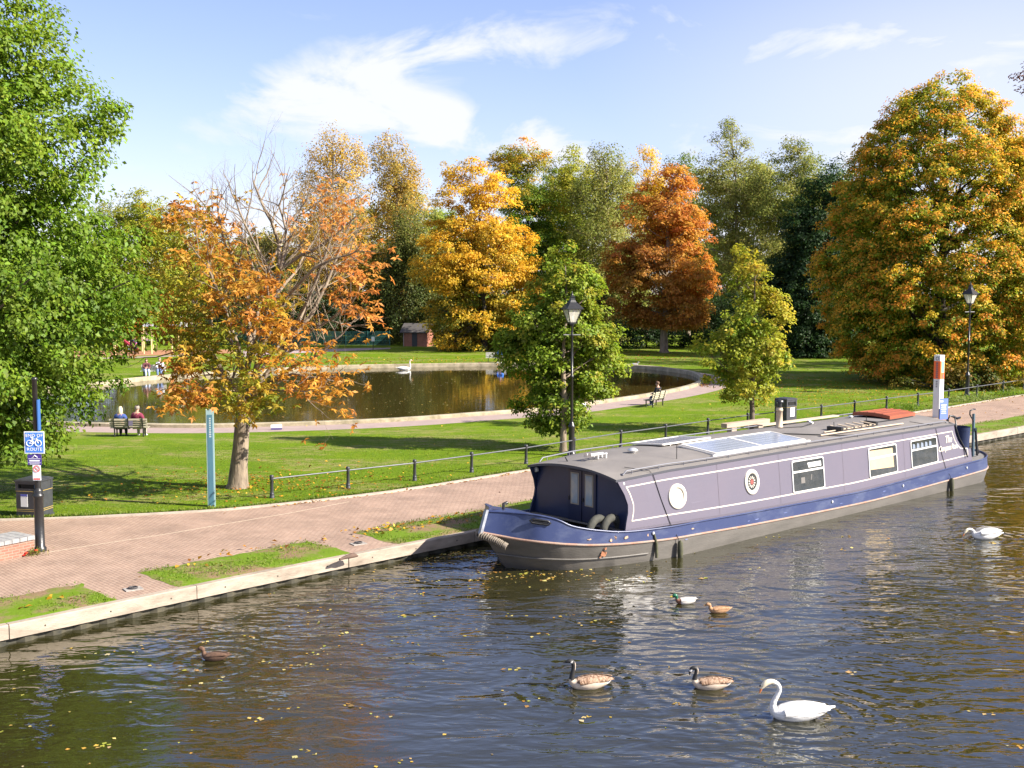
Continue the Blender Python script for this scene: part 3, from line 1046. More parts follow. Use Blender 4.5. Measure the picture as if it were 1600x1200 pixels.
    for name, label, seed, Y, vb, rows, ncl, nl, clr, cf, bark, kw in far:
        uc = (rows[-1][1] + rows[-1][2]) / 2
        b = atY(uc, vb, Y)
        k = dict(size=.27, flat=.5, df=.8, droop=.5, qmin=.4, trunk_r=.32, nlimb=50, fork=.22, twigr=.035, lobes=.2)
        k.update(kw)
        make_tree(name, label, 'tree', 'trees', seed, (b.x, Y, 0), rows, Y, int(ncl * (2.7 if name == 'poplar' else 2.2)), int(nl * 1.4), clr, cf, bark=bark, **k)
    # dark shrubs under the far trees
    rng = np.random.default_rng(77)
    us = [(110, 475, 95), (205, 470, 95), (300, 448, 105), (395, 436, 105), (490, 440, 105), (585, 462, 90), (700, 470, 80), (770, 450, 85), (850, 462, 90), (935, 455, 90), (1010, 470, 85), (1085, 455, 90), (1150, 462, 80)]
    sh_lab = ['below the light green tree at far left', 'behind the playground arches', 'just left of the bare chestnut branches', 'behind the chestnut trunk fork', 'behind the tarmac by the green fence', 'left of the brick hut',
              'right of the brick hut', 'below the yellow maple', 'behind the white bench', 'behind the first young oak', 'left of the pale chestnut trunk', 'right of the pale chestnut trunk', 'behind the second young oak']
    for i, (u, v, w) in enumerate(us):
        Y = 139 + (i % 3) * 3 if u < 720 else 131 + (i % 3) * 2
        b = at(u, 540)
        r = [(v, u - w * .3, u + w * .3), (v + 22, u - w * .62, u + w * .62), (v + 50, u - w * .7, u + w * .7), (555, u - w * .66, u + w * .66)]
        x = atY(u, 540, Y).x
        cols = G_DARK + ([(.05, .075, .014)] if i % 2 else [(.04, .055, .02)])
        make_tree('shrub', 'dark evergreen shrub under the far trees, ' + sh_lab[i], 'shrub', 'dark shrubs beyond the pond', 100 + i, (x, Y, 0), r, Y, 130, 52, .85, pal(cols), .09, BARK_DARK, 14, .1, .8, .03,
                  size=.3, flat=.7, df=.5, droop=.4, qmin=.4, lobes=.2, zmin=.05)
    # the wood that closes the view behind
    rows = [(438, -200, 900), (455, -220, 1400), (480, -260, 1460), (540, -280, 1480)]
    pos, ax, nor, L, W, col, _, _ = crown_leaves(np.random.default_rng(5), rows, 178, 900, 46, 1.9, pal(G_DARK + [(.035, .055, .014)]), size=.75, flat=.8, df=.03, qmin=.0, lobes=0, zmin=0)
    o = leaf_object('distant_wood', pos, ax, nor, L, W, col, LEAF)
    tag(o, 'dark mass of woodland closing the view behind the park trees', 'woodland', kind='stuff')
    # low bush skirt by the fence under the hornbeam
    b = atY(1440, 620, 79.6)
    make_tree('shrub', 'low leafy bush along the railing under the huge orange tree', 'shrub', None, 140, (b.x + 1.4, 81.2, 0), [(575, 1400, 1600), (595, 1385, 1640), (614, 1380, 1650)], 81.2, 130, 50, .6,
              pal([(.08, .12, .015), (.12, .14, .016), (.3, .16, .02)]), .06, BARK_DARK, 20, .1, .8, .02, size=.2, flat=.6, df=.12, qmin=.1, lobes=.1, zmin=.05)


# half bare horse chestnut in front of the pond
def build_chestnut():
    rng = np.random.default_rng(4)
    Y0 = 40.2
    base = at(371, 762)
    b = np.array(base)
    root = empty('horse_chestnut', base, 0, 'half bare horse chestnut with orange leaves on the lawn by the blue monolith', 'tree', 'trees')

    def px(u, v, dy=0.0):
        return np.array(atY(u, v, base.y + dy)) - b
    trunk = [px(371, 765), px(372, 755), px(373, 730), px(376, 700), px(378, 670), px(382, 645), px(386, 625)]
    mb = MB()
    mb.tube(trunk, [.46, .37, .315, .285, .27, .28, .27], 14)
    paths, tips = [], []
    guides = [  # pixel polylines with depth drift, start radius
        ([(384, 640, 0), (358, 598, .2), (335, 575, .1), (312, 556, -.3), (288, 548, -.8), (272, 540, -1.3)], .17),
        ([(384, 640, 0), (352, 590, .8), (325, 540, 1.6), (304, 480, 2.2), (294, 420, 2.6), (288, 360, 2.8)], .15),
        ([(386, 630, 0), (386, 575, .3), (390, 530, .4), (388, 470, .5), (372, 420, .6), (350, 370, .6), (340, 300, .8)], .16),
        ([(386, 625, 0), (402, 570, -.4), (422, 510, -.5), (430, 465, -.5), (437, 420, -.4), (436, 380, -.3), (424, 330, 0), (408, 290, .2), (397, 255, .3)], .17),
        ([(430, 465, -.5), (441, 400, -.8), (447, 350, -1.0), (436, 300, -1.0), (445, 262, -1.2)], .08),
        ([(388, 622, 0), (420, 580, .5), (455, 530, .9), (488, 490, 1.1), (512, 440, 1.3), (530, 390, 1.4), (540, 355, 1.5)], .15),
        ([(437, 420, -.4), (470, 398, -.6), (500, 380, -.8), (522, 360, -1.0), (548, 330, -1.2)], .08),
        ([(455, 530, .9), (500, 510, .3), (530, 488, -.1), (550, 472, -.3), (560, 455, -.4)], .08),
        ([(392, 625, 0), (425, 596, -.6), (458, 584, -1.0), (490, 590, -1.3), (515, 590, -1.4)], .11),
        ([(384, 628, 0), (365, 612, -1.0), (335, 612, -2.0), (312, 612, -2.6), (294, 612, -3.0)], .10),
        ([(388, 628, 0), (410, 612, -1.2), (440, 610, -2.0), (475, 612, -2.6)], .09),
        ([(386, 600, .2), (372, 540, -1.2), (350, 480, -2.2), (330, 430, -3.0), (310, 400, -3.4)], .12),
        ([(390, 560, .2), (410, 510, -1.6), (420, 470, -2.6), (415, 425, -3.3)], .10),
        ([(388, 575, .2), (400, 500, 2.0), (420, 420, 3.0), (450, 340, 3.5), (480, 290, 3.6)], .11),
        ([(386, 600, .2), (360, 530, 2.2), (345, 450, 3.0), (325, 380, 3.4), (310, 320, 3.6)], .10),
        ([(455, 530, .9), (490, 450, 2.2), (510, 390, 2.8), (530, 320, 3.0)], .08),
        ([(432, 460, -.5), (415, 410, -1.2), (392, 360, -1.6), (374, 310, -1.8), (362, 275, -1.8)], .07),
        ([(437, 420, -.4), (452, 370, .4), (466, 320, .8), (474, 280, 1.0)], .06),
        ([(430, 465, -.5), (462, 425, 1.0), (490, 370, 1.8), (505, 320, 2.0)], .07),
        ([(440, 545, .9), (480, 470, -.6), (500, 420, -1.2), (516, 370, -1.4), (522, 330, -1.4)], .07),
        ([(425, 500, -.5), (400, 440, .8), (385, 380, 1.2), (384, 330, 1.3), (392, 290, 1.3)], .07),
        ([(372, 420, .6), (355, 360, 1.2), (332, 320, 1.4), (318, 295, 1.4)], .05),
        ([(400, 590, .2), (450, 520, 2.0), (500, 450, 2.6), (530, 420, 2.8), (550, 405, 2.9)], .08),
        ([(440, 585, -.6), (490, 560, -1.0), (525, 530, -1.2), (545, 510, -1.2)], .07),
        ([(422, 510, -.5), (452, 460, -1.8), (490, 420, -2.6), (520, 405, -3.0), (545, 398, -3.1)], .09),
    ]

    def grow(p, d, ln, r, depth):
        k = 4
        if 800 + FPX * (p[0] + b[0]) / (p[1] + b[1]) > 560:
            ln, depth = ln * .55, min(depth, 1)
        pts = [p]
        q = p.copy()
        dd = d.copy()
        for i in range(k):
            dd = nrm(dd + rng.normal(size=3) * .17 + np.array([0, 0, .09]))
            q = q + dd * ln / k
            pts.append(q.copy())
        rr = [r * (1 - .62 * i / k) for i in range(k + 1)]
        mb.tube(pts, rr, 5 if depth > 1 else 4, 1 if r < .03 else 0, cap=False)
        tips.append((pts[-1], dd, depth))
        if depth > 0:
            nb = rng.integers(2, 4) if depth > 1 else rng.integers(2, 4)
            for _ in range(nb):
                i = rng.integers(1, k + 1)
                side = nrm(np.cross(dd, rng.normal(size=3)))
                nd = nrm(dd * .75 + side * .75 + np.array([0, 0, .22]))
                grow(np.array(pts[i]), nd, ln * rng.uniform(.5, .8), rr[i] * .62, depth - 1)
    for gl, r in guides:
        r = r * .64
        pts = [px(u, v if v > 400 else 400 - (400 - v) * .78, dy) for u, v, dy in gl]
        sm = []
        for i in range(len(pts) - 1):
            for t in (0, .5):
                sm.append(pts[i] * (1 - t) + pts[i + 1] * t + rng.normal(size=3) * .03 * (t > 0))
        sm.append(pts[-1])
        n = len(sm)
        rr = [r * (1 - .8 * i / (n - 1)) + .012 for i in range(n)]
        mb.tube(sm, rr, 8, cap=False)
        for i in range(2, n):
            if rng.random() < .95:
                d0 = nrm(sm[i] - sm[i - 1])
                side = nrm(np.cross(d0, rng.normal(size=3)))
                grow(sm[i], nrm(d0 * .6 + side * .9 + np.array([0, 0, .25])), rng.uniform(.9, 1.7), rr[i] * .5 + .007, 3 if i > n * .35 else 2)
        grow(sm[-1], nrm(sm[-1] - sm[-2]), .75, .024, 2)
    mb.build('trunk', [BARK_PALE, TWIG], root)
    # palmate leaves: clusters of drooping leaflets at the twig ends, thick on the left and low, thin in the upper right
    P, A, Nn, Ln, Wd, C = [], [], [], [], [], []

    def cluster(c, col, s):
        k = rng.integers(4, 7)
        tilt = nrm(rng.normal(size=3) * .5 + np.array([0, -.15, 1.0]))
        e1 = nrm(np.cross(tilt, rng.normal(size=3)))
        e2 = np.cross(tilt, e1)
        for j in range(k):
            a = 2 * PI * j / (k + 1) + rng.normal() * .12
            ax = nrm(e1 * math.cos(a) + e2 * math.sin(a) - np.array([0, 0, rng.uniform(.35, 1.0)]))
            P.append(c)
            A.append(ax)
            Nn.append(nrm(tilt + rng.normal(size=3) * .25))
            L = s * rng.uniform(.75, 1.2)
            Ln.append(L)
            Wd.append(L * rng.uniform(.32, .42))
            C.append(col * rng.uniform(.8, 1.22))
    c_g = np.array([(.26, .29, .02), (.40, .36, .03), (.17, .21, .015)])
    c_y = np.array([(.58, .28, .03), (.62, .36, .05), (.46, .20, .025)])
    c_o = np.array([(.54, .22, .03), (.46, .17, .025), (.58, .28, .04)])
    c_r = np.array([(.62, .25, .05), (.54, .19, .04), (.64, .32, .06)])

    def prob_col(w):
        x, z = w[0] + b[0], w[2]
        yy = w[1] + b[1]
        u = 800 + FPX * x / yy
        v = HORIZ - FPX * (z - CAMH) / yy
        # rough leafiness of each side of this tree
        right = u > 455
        if right:
            pr = .0
            if u > 535 and 390 < v < 500:
                pr = .5
            elif u > 480 and 300 < v < 390:
                pr = .10
            elif u > 480 and v > 500:
                pr = .5
            elif v > 575:
                pr = .9
            else:
                pr = .12
            pool = c_r if v < 520 else np.concatenate([c_o, c_y])
        else:
            pr = np.clip((v - 330) / 120, .02, 1.0)
            if u < 345:
                pr = max(pr, .8 if v > 315 else .1)
            elif u > 400 and v < 470:
                pr *= .22
            pool = np.concatenate([c_g, c_y, c_o, c_o, c_o]) if math.sin(w[0] * 1.1 + w[2] * .9) > -.2 else np.concatenate([c_g, c_g, c_y])
        if v < 292 or u > 600:
            pr = 0
        return pr, pool
    for p, d, dep in tips:
        pr, pool = prob_col(p)
        if rng.random() < pr * (.6 if dep == 0 else .3):
            patch = int(abs(math.sin(p[0] * 1.7 + p[2] * 2.3 + p[1]) * 997)) % len(pool)
            c0 = pool[patch]
            for _ in range(rng.integers(2, 5)):
                cc = c0 * .7 + pool[rng.integers(len(pool))] * .3
                cluster(p + rng.normal(size=3) * .22, cc, .205)
    # extra leaf sprays filling the thick left and lower crown
    sprays = [(262, 345, 1.5), (285, 330, 1.5), (250, 400, 1.2), (290, 400, 0), (275, 445, -1), (310, 440, -2), (340, 400, -1), (250, 470, .5), (300, 490, -2), (335, 470, -3), (375, 450, -3), (400, 440, -3.5), (430, 470, -3), (420, 440, -3),
              (260, 510, -1), (300, 530, -2.5), (345, 520, -3), (385, 500, -3.5), (425, 500, -3), (450, 520, -2.5), (410, 545, -3), (365, 560, -2.5), (470, 545, -2), (320, 560, -2), (285, 575, -2), (395, 590, -2.5), (430, 570, -2.5),
              (460, 605, -2.5), (490, 600, -2), (520, 600, -1.5), (345, 600, -2.5), (320, 622, -3), (290, 615, -3), (270, 625, -3), (360, 625, -2.5), (400, 630, -2.2), (430, 625, -2.5), (380, 640, -2), (500, 615, -1.6), (275, 380, .5),
              (560, 405, -2), (575, 430, -1), (550, 425, -2.5), (590, 420, -1), (570, 465, -1), (585, 490, -.5), (545, 440, -1.5), (520, 465, -1.5), (535, 340, -1), (515, 345, -1.5), (550, 335, -1), (530, 310, 0), (505, 300, 1), (410, 610, -1.6), (240, 430, 1), (330, 350, 1)]
    for u, v, dy in sprays:
        for _ in range(36 if u < 460 else 20 if v > 560 else 9):
            w = px(u + rng.normal() * 15, v + rng.normal() * 10, dy + rng.normal() * .6)
            pr, pool = prob_col(px(u, v, dy))
            c0 = pool[int(abs(math.sin(u * 12.9 + v * 7.7) * 997)) % len(pool)]
            cluster(w, c0 * .65 + pool[rng.integers(len(pool))] * .35, .225)
    leaf_object('crown', np.array(P), np.array(A), np.array(Nn), np.array(Ln), np.array(Wd), np.array(C), LEAF, root, fold=.1, curl=.18)


build_trees()
build_chestnut()

# ------------------------------------------------------------------ the wide canal boat
def text_mesh(name, body, size, material, parent, mtx, shear=0.0, extrude=.002, spacing=1.0, align='CENTER', offset=0.0):
    cu = bpy.data.curves.new(name, 'FONT')
    cu.body = body
    cu.size = size
    cu.shear = shear
    cu.extrude = extrude
    cu.space_character = spacing
    cu.align_x = align
    cu.align_y = 'CENTER'
    cu.offset = offset
    cu.resolution_u = 3
    t = bpy.data.objects.new(name, cu)
    COL.objects.link(t)
    dg = bpy.context.evaluated_depsgraph_get()
    me = bpy.data.meshes.new_from_object(t.evaluated_get(dg))
    bpy.data.objects.remove(t)
    me.transform(mtx)
    me.materials.clear()
    me.materials.append(material)
    return link(name, me, parent)


M_BLACK = mat('black_paint', (.012, .012, .013), .35, (.022, .021, .02), 9, .4, .15, 30)
M_CREAM = mat('cream_paint', (.60, .55, .46), .5, (.5, .45, .37), 6, .4)
M_NAVY = mat('navy_paint', (.014, .022, .06), .35, (.02, .03, .075), 2, .4)


def build_boat():
    O = at(1063, 868.6, WATER)
    root = empty('canal_boat', O, CANAL_ROT, 'long purple grey widebeam canal boat with navy bow moored at the bank', 'boat')
    BW = 4.74

    def mir(p):
        return (p[0], BW - p[1], p[2])
    M_HULL = mat('hull_black', (.118, .106, .093), .55, (.062, .056, .048), 1.3, .3, .3, 14, detail=10, stretch=(.5, 1, 2.5))
    M_BLUE = mat('hull_blue', (.026, .037, .098), .32, (.075, .09, .15), 2.2, .6, .08, 6, detail=10, stretch=(.4, 1, 1), thr=(.48, .75))
    M_RUB = mat('rubbing_strake', (.27, .22, .18), .8, (.27, .14, .09), 3, .5, .4, 20)
    M_CAB = mat('cabin_purple', (.120, .102, .130), .36, (.102, .094, .124), .6, .15, .16, 1.3, spec=.5)
    M_ROOF = mat('roof_grey', (.185, .167, .152), .8, (.125, .113, .105), .8, .4, .25, 30, detail=9)
    st = [  # rail(s,l,z)  rub(s,l,z)  water(s,l)
        ((-5.35, 2.37, 1.67), (-5.56, 2.37, 1.12), (-4.66, 2.37)), ((-5.02, 2.1, 1.645), (-5.18, 2.05, 1.02), (-4.54, 2.15)),
        ((-4.72, 1.72, 1.62), (-4.85, 1.62, .94), (-4.35, 1.78)), ((-4.47, 1.3, 1.60), (-4.55, 1.2, .90), (-4.02, 1.36)),
        ((-4.15, 1.05, 1.51), (-4.15, .93, .84), (-3.7, 1.08)), ((-3.95, .92, 1.42), (-3.9, .82, .80), (-3.5, .95)),
        ((-3.72, .80, 1.29), (-3.6, .71, .76), (-3.25, .80)), ((-3.4, .68, 1.19), (-3.3, .60, .72), (-2.95, .68)), ((-2.9, .52, 1.08), (-2.85, .46, .68), (-2.55, .54)),
        ((-2.0, .30, .95), (-2.0, .26, .62), (-1.8, .35)), ((-.5, .07, .90), (-.5, .03, .56), (-.5, .06)), ((1, .02, .88), (1, -.02, .52), (1, 0)), ((4, .02, .80), (4, -.02, .42), (4, 0)),
        ((9.5, .02, .70), (9.5, -.02, .31), (9.5, 0)), ((13, .02, .76), (13, -.02, .34), (13, 0)), ((16.8, .02, .87), (16.8, -.02, .42), (16.8, 0))]
    for k in range(0, 10):
        a = PI / 2 * k / 9
        s_, l_ = 18.3 + 2.8 * math.sin(a), 2.37 - 2.37 * math.cos(a)
        st.append(((s_ - .02, l_ + .02, .90 + .05 * k / 9), (s_, l_ - .02, .46), (s_ - .5 * math.sin(a), l_ + .1 * k / 9 * (1 - k / 9))))
    # dense smooth stations
    def dens(seq, n=4):
        P = [np.array(p, float) for p in seq]
        out = []
        for i in range(len(P) - 1):
            a, b, c, d = P[max(i - 1, 0)], P[i], P[i + 1], P[min(i + 2, len(P) - 1)]
            for j in range(n):
                t = j / n
                out.append(.5 * (2 * b + (c - a) * t + (2 * a - 5 * b + 4 * c - d) * t * t + (3 * b - a - 3 * c + d) * t ** 3))
        out.append(P[-1])
        return [tuple(p) for p in out]
    rail = dens([q[0] for q in st])
    rub = dens([q[1] for q in st])
    wat = dens([(q[2][0], q[2][1], 0.0) for q in st])
    bot = [(s + (0.3 if s < -2.5 else 0), min(l + .06, 2.37), -.45) for s, l, z in wat]
    mid = [tuple(np.array(r) * .42 + np.array(w) * .58 + np.array((0, -.005, 0))) for r, w in zip(rub, wat)]

    def both(line):
        return [mir(p) for p in line[::-1][:-1]][::1] + line if False else line + [mir(p) for p in line[::-1]]
    mb = MB()
    mb.grid([both(bot), both(wat), both(mid), both(rub)], 0, True)
    mb.build('hull', M_HULL, root)
    mb = MB()
    # topside band, with inner face, so the bow is a real bulwark
    inn = [(s + (.06 if s < -2.5 else 0), min(l + .05, 2.37), z) for s, l, z in rail]
    inb = [(s + (.12 if s < -2.5 else 0), min(l + .07, 2.37), min(z - .05, .62) if s > -3.8 else 1.25) for s, l, z in rail]
    mb.grid([both(rub), both(rail)], 0, True)
    mb.grid([both(rail), both(inn)], 0, True)
    mb.grid([both(inn), both(inb)], 0, False)
    # side decks and stern deck: strips across the boat
    cross = [[p, mir(p)] for p in inb]
    mb.grid(cross, 1, False)
    mb.build('topsides', [M_BLUE, mat('deck_grey', (.19, .18, .17), .85, (.12, .11, .1), 4, .4, .3, 20)], root)
    fd = [(s + .06, min(l + .04, 2.37), z - .03) for s, l, z in rail if s < -4.05]
    MB().grid([[p, (p[0], 2.37, p[2] + .05), mir(p)] for p in fd], 0, True).build('foredeck', M_BLUE, root)
    MB().tube([(-4.75, 2.37, 1.66), (-4.75, 2.37, 1.80), (-4.62, 2.37, 1.82)], .045, 8).build('bow_bollard', M_BLACK, root)
    # deck aft and beside the cabin flush under the rail
    dk = [(s, l + .04, z - .035) for s, l, z in rail if s > -2.1]
    MB().grid([[p, mir(p)] for p in dk], 0, False).build('deck', MATS['deck_grey'], root)
    mb = MB()
    rl = both(rub)
    mb.tube([(p[0], p[1], p[2]) for p in rl], .035, 6)
    mb.build('rubbing_strake', M_RUB, root)
    mb = MB()
    mb.tube(both([(p[0] - .01, p[1] - .01, p[2] * .98) for p in mid if p[0] < -1.2])[0:len([p for p in mid if p[0] < -1.2])], .03, 6)
    mb.tube(rail, .03, 6, 1)
    mb.tube([mir(p) for p in rail], .03, 6, 1)
    mb.build('hull_beading', [M_HULL, M_BLUE], root)
    # stem post
    MB().bar((-5.60, 2.37, 1.08), (-5.37, 2.37, 1.72), .09, .09).build('stem_post', mat('bare_steel', (.35, .37, .42), .4, (.2, .2, .22), 8, .5, metal=.3), root)
    # rope bow fender
    mb = MB()
    fp = [(-5.48, 2.56, 1.08), (-5.60, 2.38, 1.05), (-5.44, 2.18, .98), (-5.30, 2.03, .90), (-5.18, 1.92, .80), (-5.1, 1.86, .74)]
    mb.tube(fp, [.04, .07, .08, .085, .07, .04], 10)
    for i in range(5):
        a, b = Vector(fp[i]), Vector(fp[i + 1])
        for k in range(4):
            c = a.lerp(b, k / 4)
            t = (b - a).normalized()
            u = t.orthogonal().normalized()
            v = t.cross(u)
            mb.tube([c + (u * math.cos(q) + v * math.sin(q))  * .088 + t * .02 * math.sin(q * 2) for q in np.linspace(0, 2 * PI, 12)], .022, 4, 1, cap=False)
    mb.build('bow_fender', [mat('rope_dark', (.1, .08, .06), .95), mat('rope_tan', (.24, .20, .16), .95, (.12, .1, .075), 12, .5)], root)
    # fairlead and hull holes
    mb = MB()
    fa, fb = Vector((-4.62, 1.36, 1.46)), Vector((-4.30, 1.06, 1.40))
    up9 = Vector((0, 0, .05))
    loop = [fa - up9, fb - up9, fb + (fb - fa).normalized() * .06, fb + up9, fa + up9, fa - (fb - fa).normalized() * .06, fa - up9, fb - up9]
    mb.tube(loop, .03, 8)
    mb.bar(fa, fb, .05, .03)
    mb.build('fairlead', M_BLACK, root)
    MB().box((-3.42, .82, .44), (.2, .08, .08), -.62).build('scupper', M_BLACK, root)
    MB().box((-1.5, .24, .42), (.2, .05, .09), -.15).build('scupper', M_BLACK, root)
    # rusty patches where the paint has gone
    M_RUST = mat('rust', (.36, .15, .07), .95, (.20, .09, .05), 6, .5, .5, 20)
    M_BARE = mat('bare_primer', (.42, .27, .17), .9, (.30, .2, .14), 5, .5)
    rg = random.Random(5)

    def blotch(mb, s, z, w, h, face, m=0, n=11):
        c = []
        for i in range(n):
            a = 2 * PI * i / n
            k = rg.uniform(.6, 1.1)
            c.append((s + math.cos(a) * w * k, z + math.sin(a) * h * k))
        vs = [face(*q) for q in c]
        mb.add(vs, [tuple(range(n))], m)

    def topface(s, z):
        i = int(np.argmin([abs(p[0] - s) for p in rail[:64]]))
        r, u = np.array(rail[i]), np.array(rub[i])
        f = (z - u[2]) / (r[2] - u[2])
        return (s, u[1] + (r[1] - u[1]) * f - .008, z)
    M_SCUFF = mat('scuffed_blue', (.10, .125, .26), .7)

    def hullface(s, z):
        i = int(np.argmin([abs(p[0] - s) for p in rub[:64]]))
        r, u = np.array(rub[i]), np.array(wat[i])
        f = z / r[2]
        return (s, u[1] + (r[1] - u[1]) * f - .016, z)
    for nm, m_, face, lst in (('worn_patch', M_BARE, topface, [(-2.0, .80, .15, .045), (-2.4, .84, .05, .07), (-2.55, .78, .05, .045), (-1.2, .78, .11, .045), (-3.2, .87, .08, .02), (.55, .72, .07, .025)]),
                              ('rust_patch', M_RUST, hullface, [(-2.75, .42, .10, .08), (-2.72, .56, .06, .04), (-2.85, .33, .05, .03)]),
                              ('scuff', M_SCUFF, topface, [(rg.uniform(0, 18), rg.uniform(.42, .58), rg.uniform(.04, .16), rg.uniform(.006, .018)) for _ in range(22)])):
        for q in lst:
            mb = MB()
            blotch(mb, *q, face, 0, 13)
            mb.build(nm, m_, root)

    # ---------------- cabin
    def zb(s):
        return interp(s, [-2.4, 0, 4, 9.5, 13, 16.8, 18.2], [.95, .92, .80, .70, .76, .87, .90]) - .03

    def zt(s):
        return interp(s, [-2.4, 0, 5, 10, 16.8], [2.36, 2.47, 2.48, 2.46, 2.43])

    def sf(t):
        return interp(t, [0, .15, .35, .5, .7, .88, 1], [-1.93, -1.87, -1.77, -1.75, -1.85, -2.0, -2.10])

    def sr(t):
        return interp(t, [0, .335, .35, .48, .62, .8, 1], [18.05, 18.02, 17.5, 17.18, 16.98, 16.84, 16.78])

    def lat(t):
        return .15 + .17 * t

    def tap(s):
        return interp(s, [-2.4, -1.0, .8, 2.5], [.30, .16, .03, 0])

    def side(q, t, out=0.0):
        s = sf(t) * (1 - q) + sr(t) * q
        z = zb(s) * (1 - t) + zt(s) * t
        return (s, lat(t) + tap(s) - out, z)

    def side_s(s, t, out=0.0):
        return (s, lat(t) + tap(s) - out, zb(s) * (1 - t) + zt(s) * t)
    ts = [0, .08, .15, .25, .335, .35, .42, .5, .6, .7, .8, .88, .94, 1]
    qs = np.linspace(0, 1, 24)
    mb = MB()
    for far in (False, True):
        rows = [[side(q, t) for q in qs] for t in ts]
        rin = [[side(q, t, -.05) for q in qs] for t in ts]
        if far:
            rows = [[mir(p) for p in r] for r in rows]
            rin = [[mir(p) for p in r] for r in rin]
        mb.grid(rows, 0, False)
        mb.grid(rin, 1, False)
        for j in (0, -1):
            mb.grid([[r[j] for r in rows], [r[j] for r in rin]], 1, False)
    # bulkheads front and rear
    def bulk(s, m):
        pts = [side_s(s, t, -.06) for t in np.linspace(0, 1, 6)]
        z1 = zt(s)
        e1_ = lat(1) + tap(s) + .06
        arch = [(s, e1_ + (BW - 2 * e1_) * k / 12, z1 + .2 * (1 - ((k - 6) / 6) ** 2)) for k in range(13)]
        mb.add(pts + arch + [mir(p) for p in pts[::-1]], [tuple(range(25))], m)
    bulk(-1.72, 1)
    bulk(16.7, 1)
    mb.build('cabin', [M_CAB, M_NAVY], root)
    # roof with camber, gutter and a slight overhang at the bow
    mb = MB()
    ss = [-2.15, -2.05, -1.4] + list(np.linspace(0, 16, 17)) + [16.85]

    def roofz(s, k):
        return zt(s) + .21 * (1 - abs(k) ** 2.2)
    top = []
    und = []
    ks = np.linspace(-1, 1, 25)
    hw = BW / 2 - lat(1) + .03
    for s in ss:
        h2 = hw - tap(s)
        top.append([(s, BW / 2 + k * h2, roofz(s, k) + .02) for k in ks])
        und.append([(s, BW / 2 + k * (h2 - .01), roofz(s, k) - .05) for k in ks])
    mb.grid(top, 0, True)
    mb.grid(und, 1, True)
    for j in (0, -1):
        mb.grid([[r[j] for r in top], [r[j] for r in und]], 1, False)
    mb.grid([top[0], und[0]], 1, False)
    mb.grid([top[-1], und[-1]], 1, False)
    mb.build('roof', [M_ROOF, mat('roof_edge', (.06, .06, .075), .6)], root)

    def roof_pt(s, l, dz=0.0):
        return (s, l, roofz(s, (l - BW / 2) / hw) + .02 + dz)
    # handrails
    for l0 in (lat(1) + .13, BW - lat(1) - .13):
        def hl(s):
            return l0 + (tap(s) if l0 < 2 else -tap(s))
        mb = MB()
        pts = [roof_pt(s, hl(s), .09) for s in np.linspace(-1.6, 16.3, 40)]
        pts = [roof_pt(-1.75, hl(-1.75), -.02)] + pts + [roof_pt(16.5, l0, .0)]
        mb.tube(pts, .022, 6)
        for s in np.arange(-1.4, 16.3, 1.05):
            mb.tube([roof_pt(s, hl(s), -.02), roof_pt(s, hl(s), .09)], .014, 5)
        mb.build('handrail', mat('handrail_grey', (.14, .14, .16), .45), root)
    # coach lines
    mb = MB()

    def ribbon(pts, w=.036):
        # pts: list of (s,t); widths along t or s
        a, b = [], []
        for i, (s, t) in enumerate(pts):
            p, n_ = pts[max(i - 1, 0)], pts[min(i + 1, len(pts) - 1)]
            ds, dt = n_[0] - p[0], (n_[1] - p[1]) * 1.6
            ln = math.hypot(ds, dt)
            ns, n_t = -dt / ln, ds / ln
            a.append(side_s(s - ns * w / 2, t - n_t * w / 3.2, .006))
            b.append(side_s(s + ns * w / 2, t + n_t * w / 3.2, .006))
        mb.grid([a, b], 0, False)
    TL, TU = .19, .84
    fr = [(sf(t) + .2, t) for t in np.linspace(TL, TU, 12)]
    ribbon(fr)
    rr_ = [(sr(t) - .22 - (.0 if t > .36 else .0), t) for t in np.linspace(.40, TU, 10)]
    ribbon(rr_)
    ribbon([(sf(TU) + .18, TU)] + [(s, TU) for s in np.linspace(-1.3, 16, 20)] + [(sr(TU) - .2, TU)])
    ribbon([(sf(TL) + .18, TL)] + [(s, TL) for s in np.linspace(-1.3, 17, 20)] + [(17.75, TL)])
    ribbon([(17.74, TL - .01), (17.74, .36)])
    ribbon([(17.74, .355), (sr(.40) - .24, .395)])
    mb.build('coach_line', M_CREAM, root)
    # thin dark seam under the panel and along the gutter
    mb = MB()
    ribbon([(s, .04) for s in np.linspace(-1.7, 17.9, 30)], .02)
    mb.build('seam', mat('seam_dark', (.09, .08, .1), .7), root)
    for s in (2.05, 5.2, 8.9, 12.95):
        mb = MB()
        ribbon([(s, .06), (s + .01, .5), (s, .97)], .012)
        mb.build('weld_line', mat('weld_purple', (.105, .088, .105), .5), root)
    # windows
    M_GLASS = mat('dark_glass', (.02, .024, .024), .05, (.05, .05, .045), 2.5, .4, spec=.8)
    M_FRAME = mat('window_frame', (.60, .58, .55), .4)
    M_BLIND = mat('tan_blind', (.50, .37, .22), .9, (.44, .31, .18), 2, .4)

    def rrect(s0, s1, t0, t1, r, n=5):
        out = []
        rt = r / 1.6
        for cx, cy, a0 in ((s1 - r, t1 - rt, 0), (s0 + r, t1 - rt, 90), (s0 + r, t0 + rt, 180), (s1 - r, t0 + rt, 270)):
            for i in range(n):
                a = math.radians(a0 + 90 * i / (n - 1))
                out.append((cx + r * math.cos(a), cy + rt * math.sin(a)))
        return out

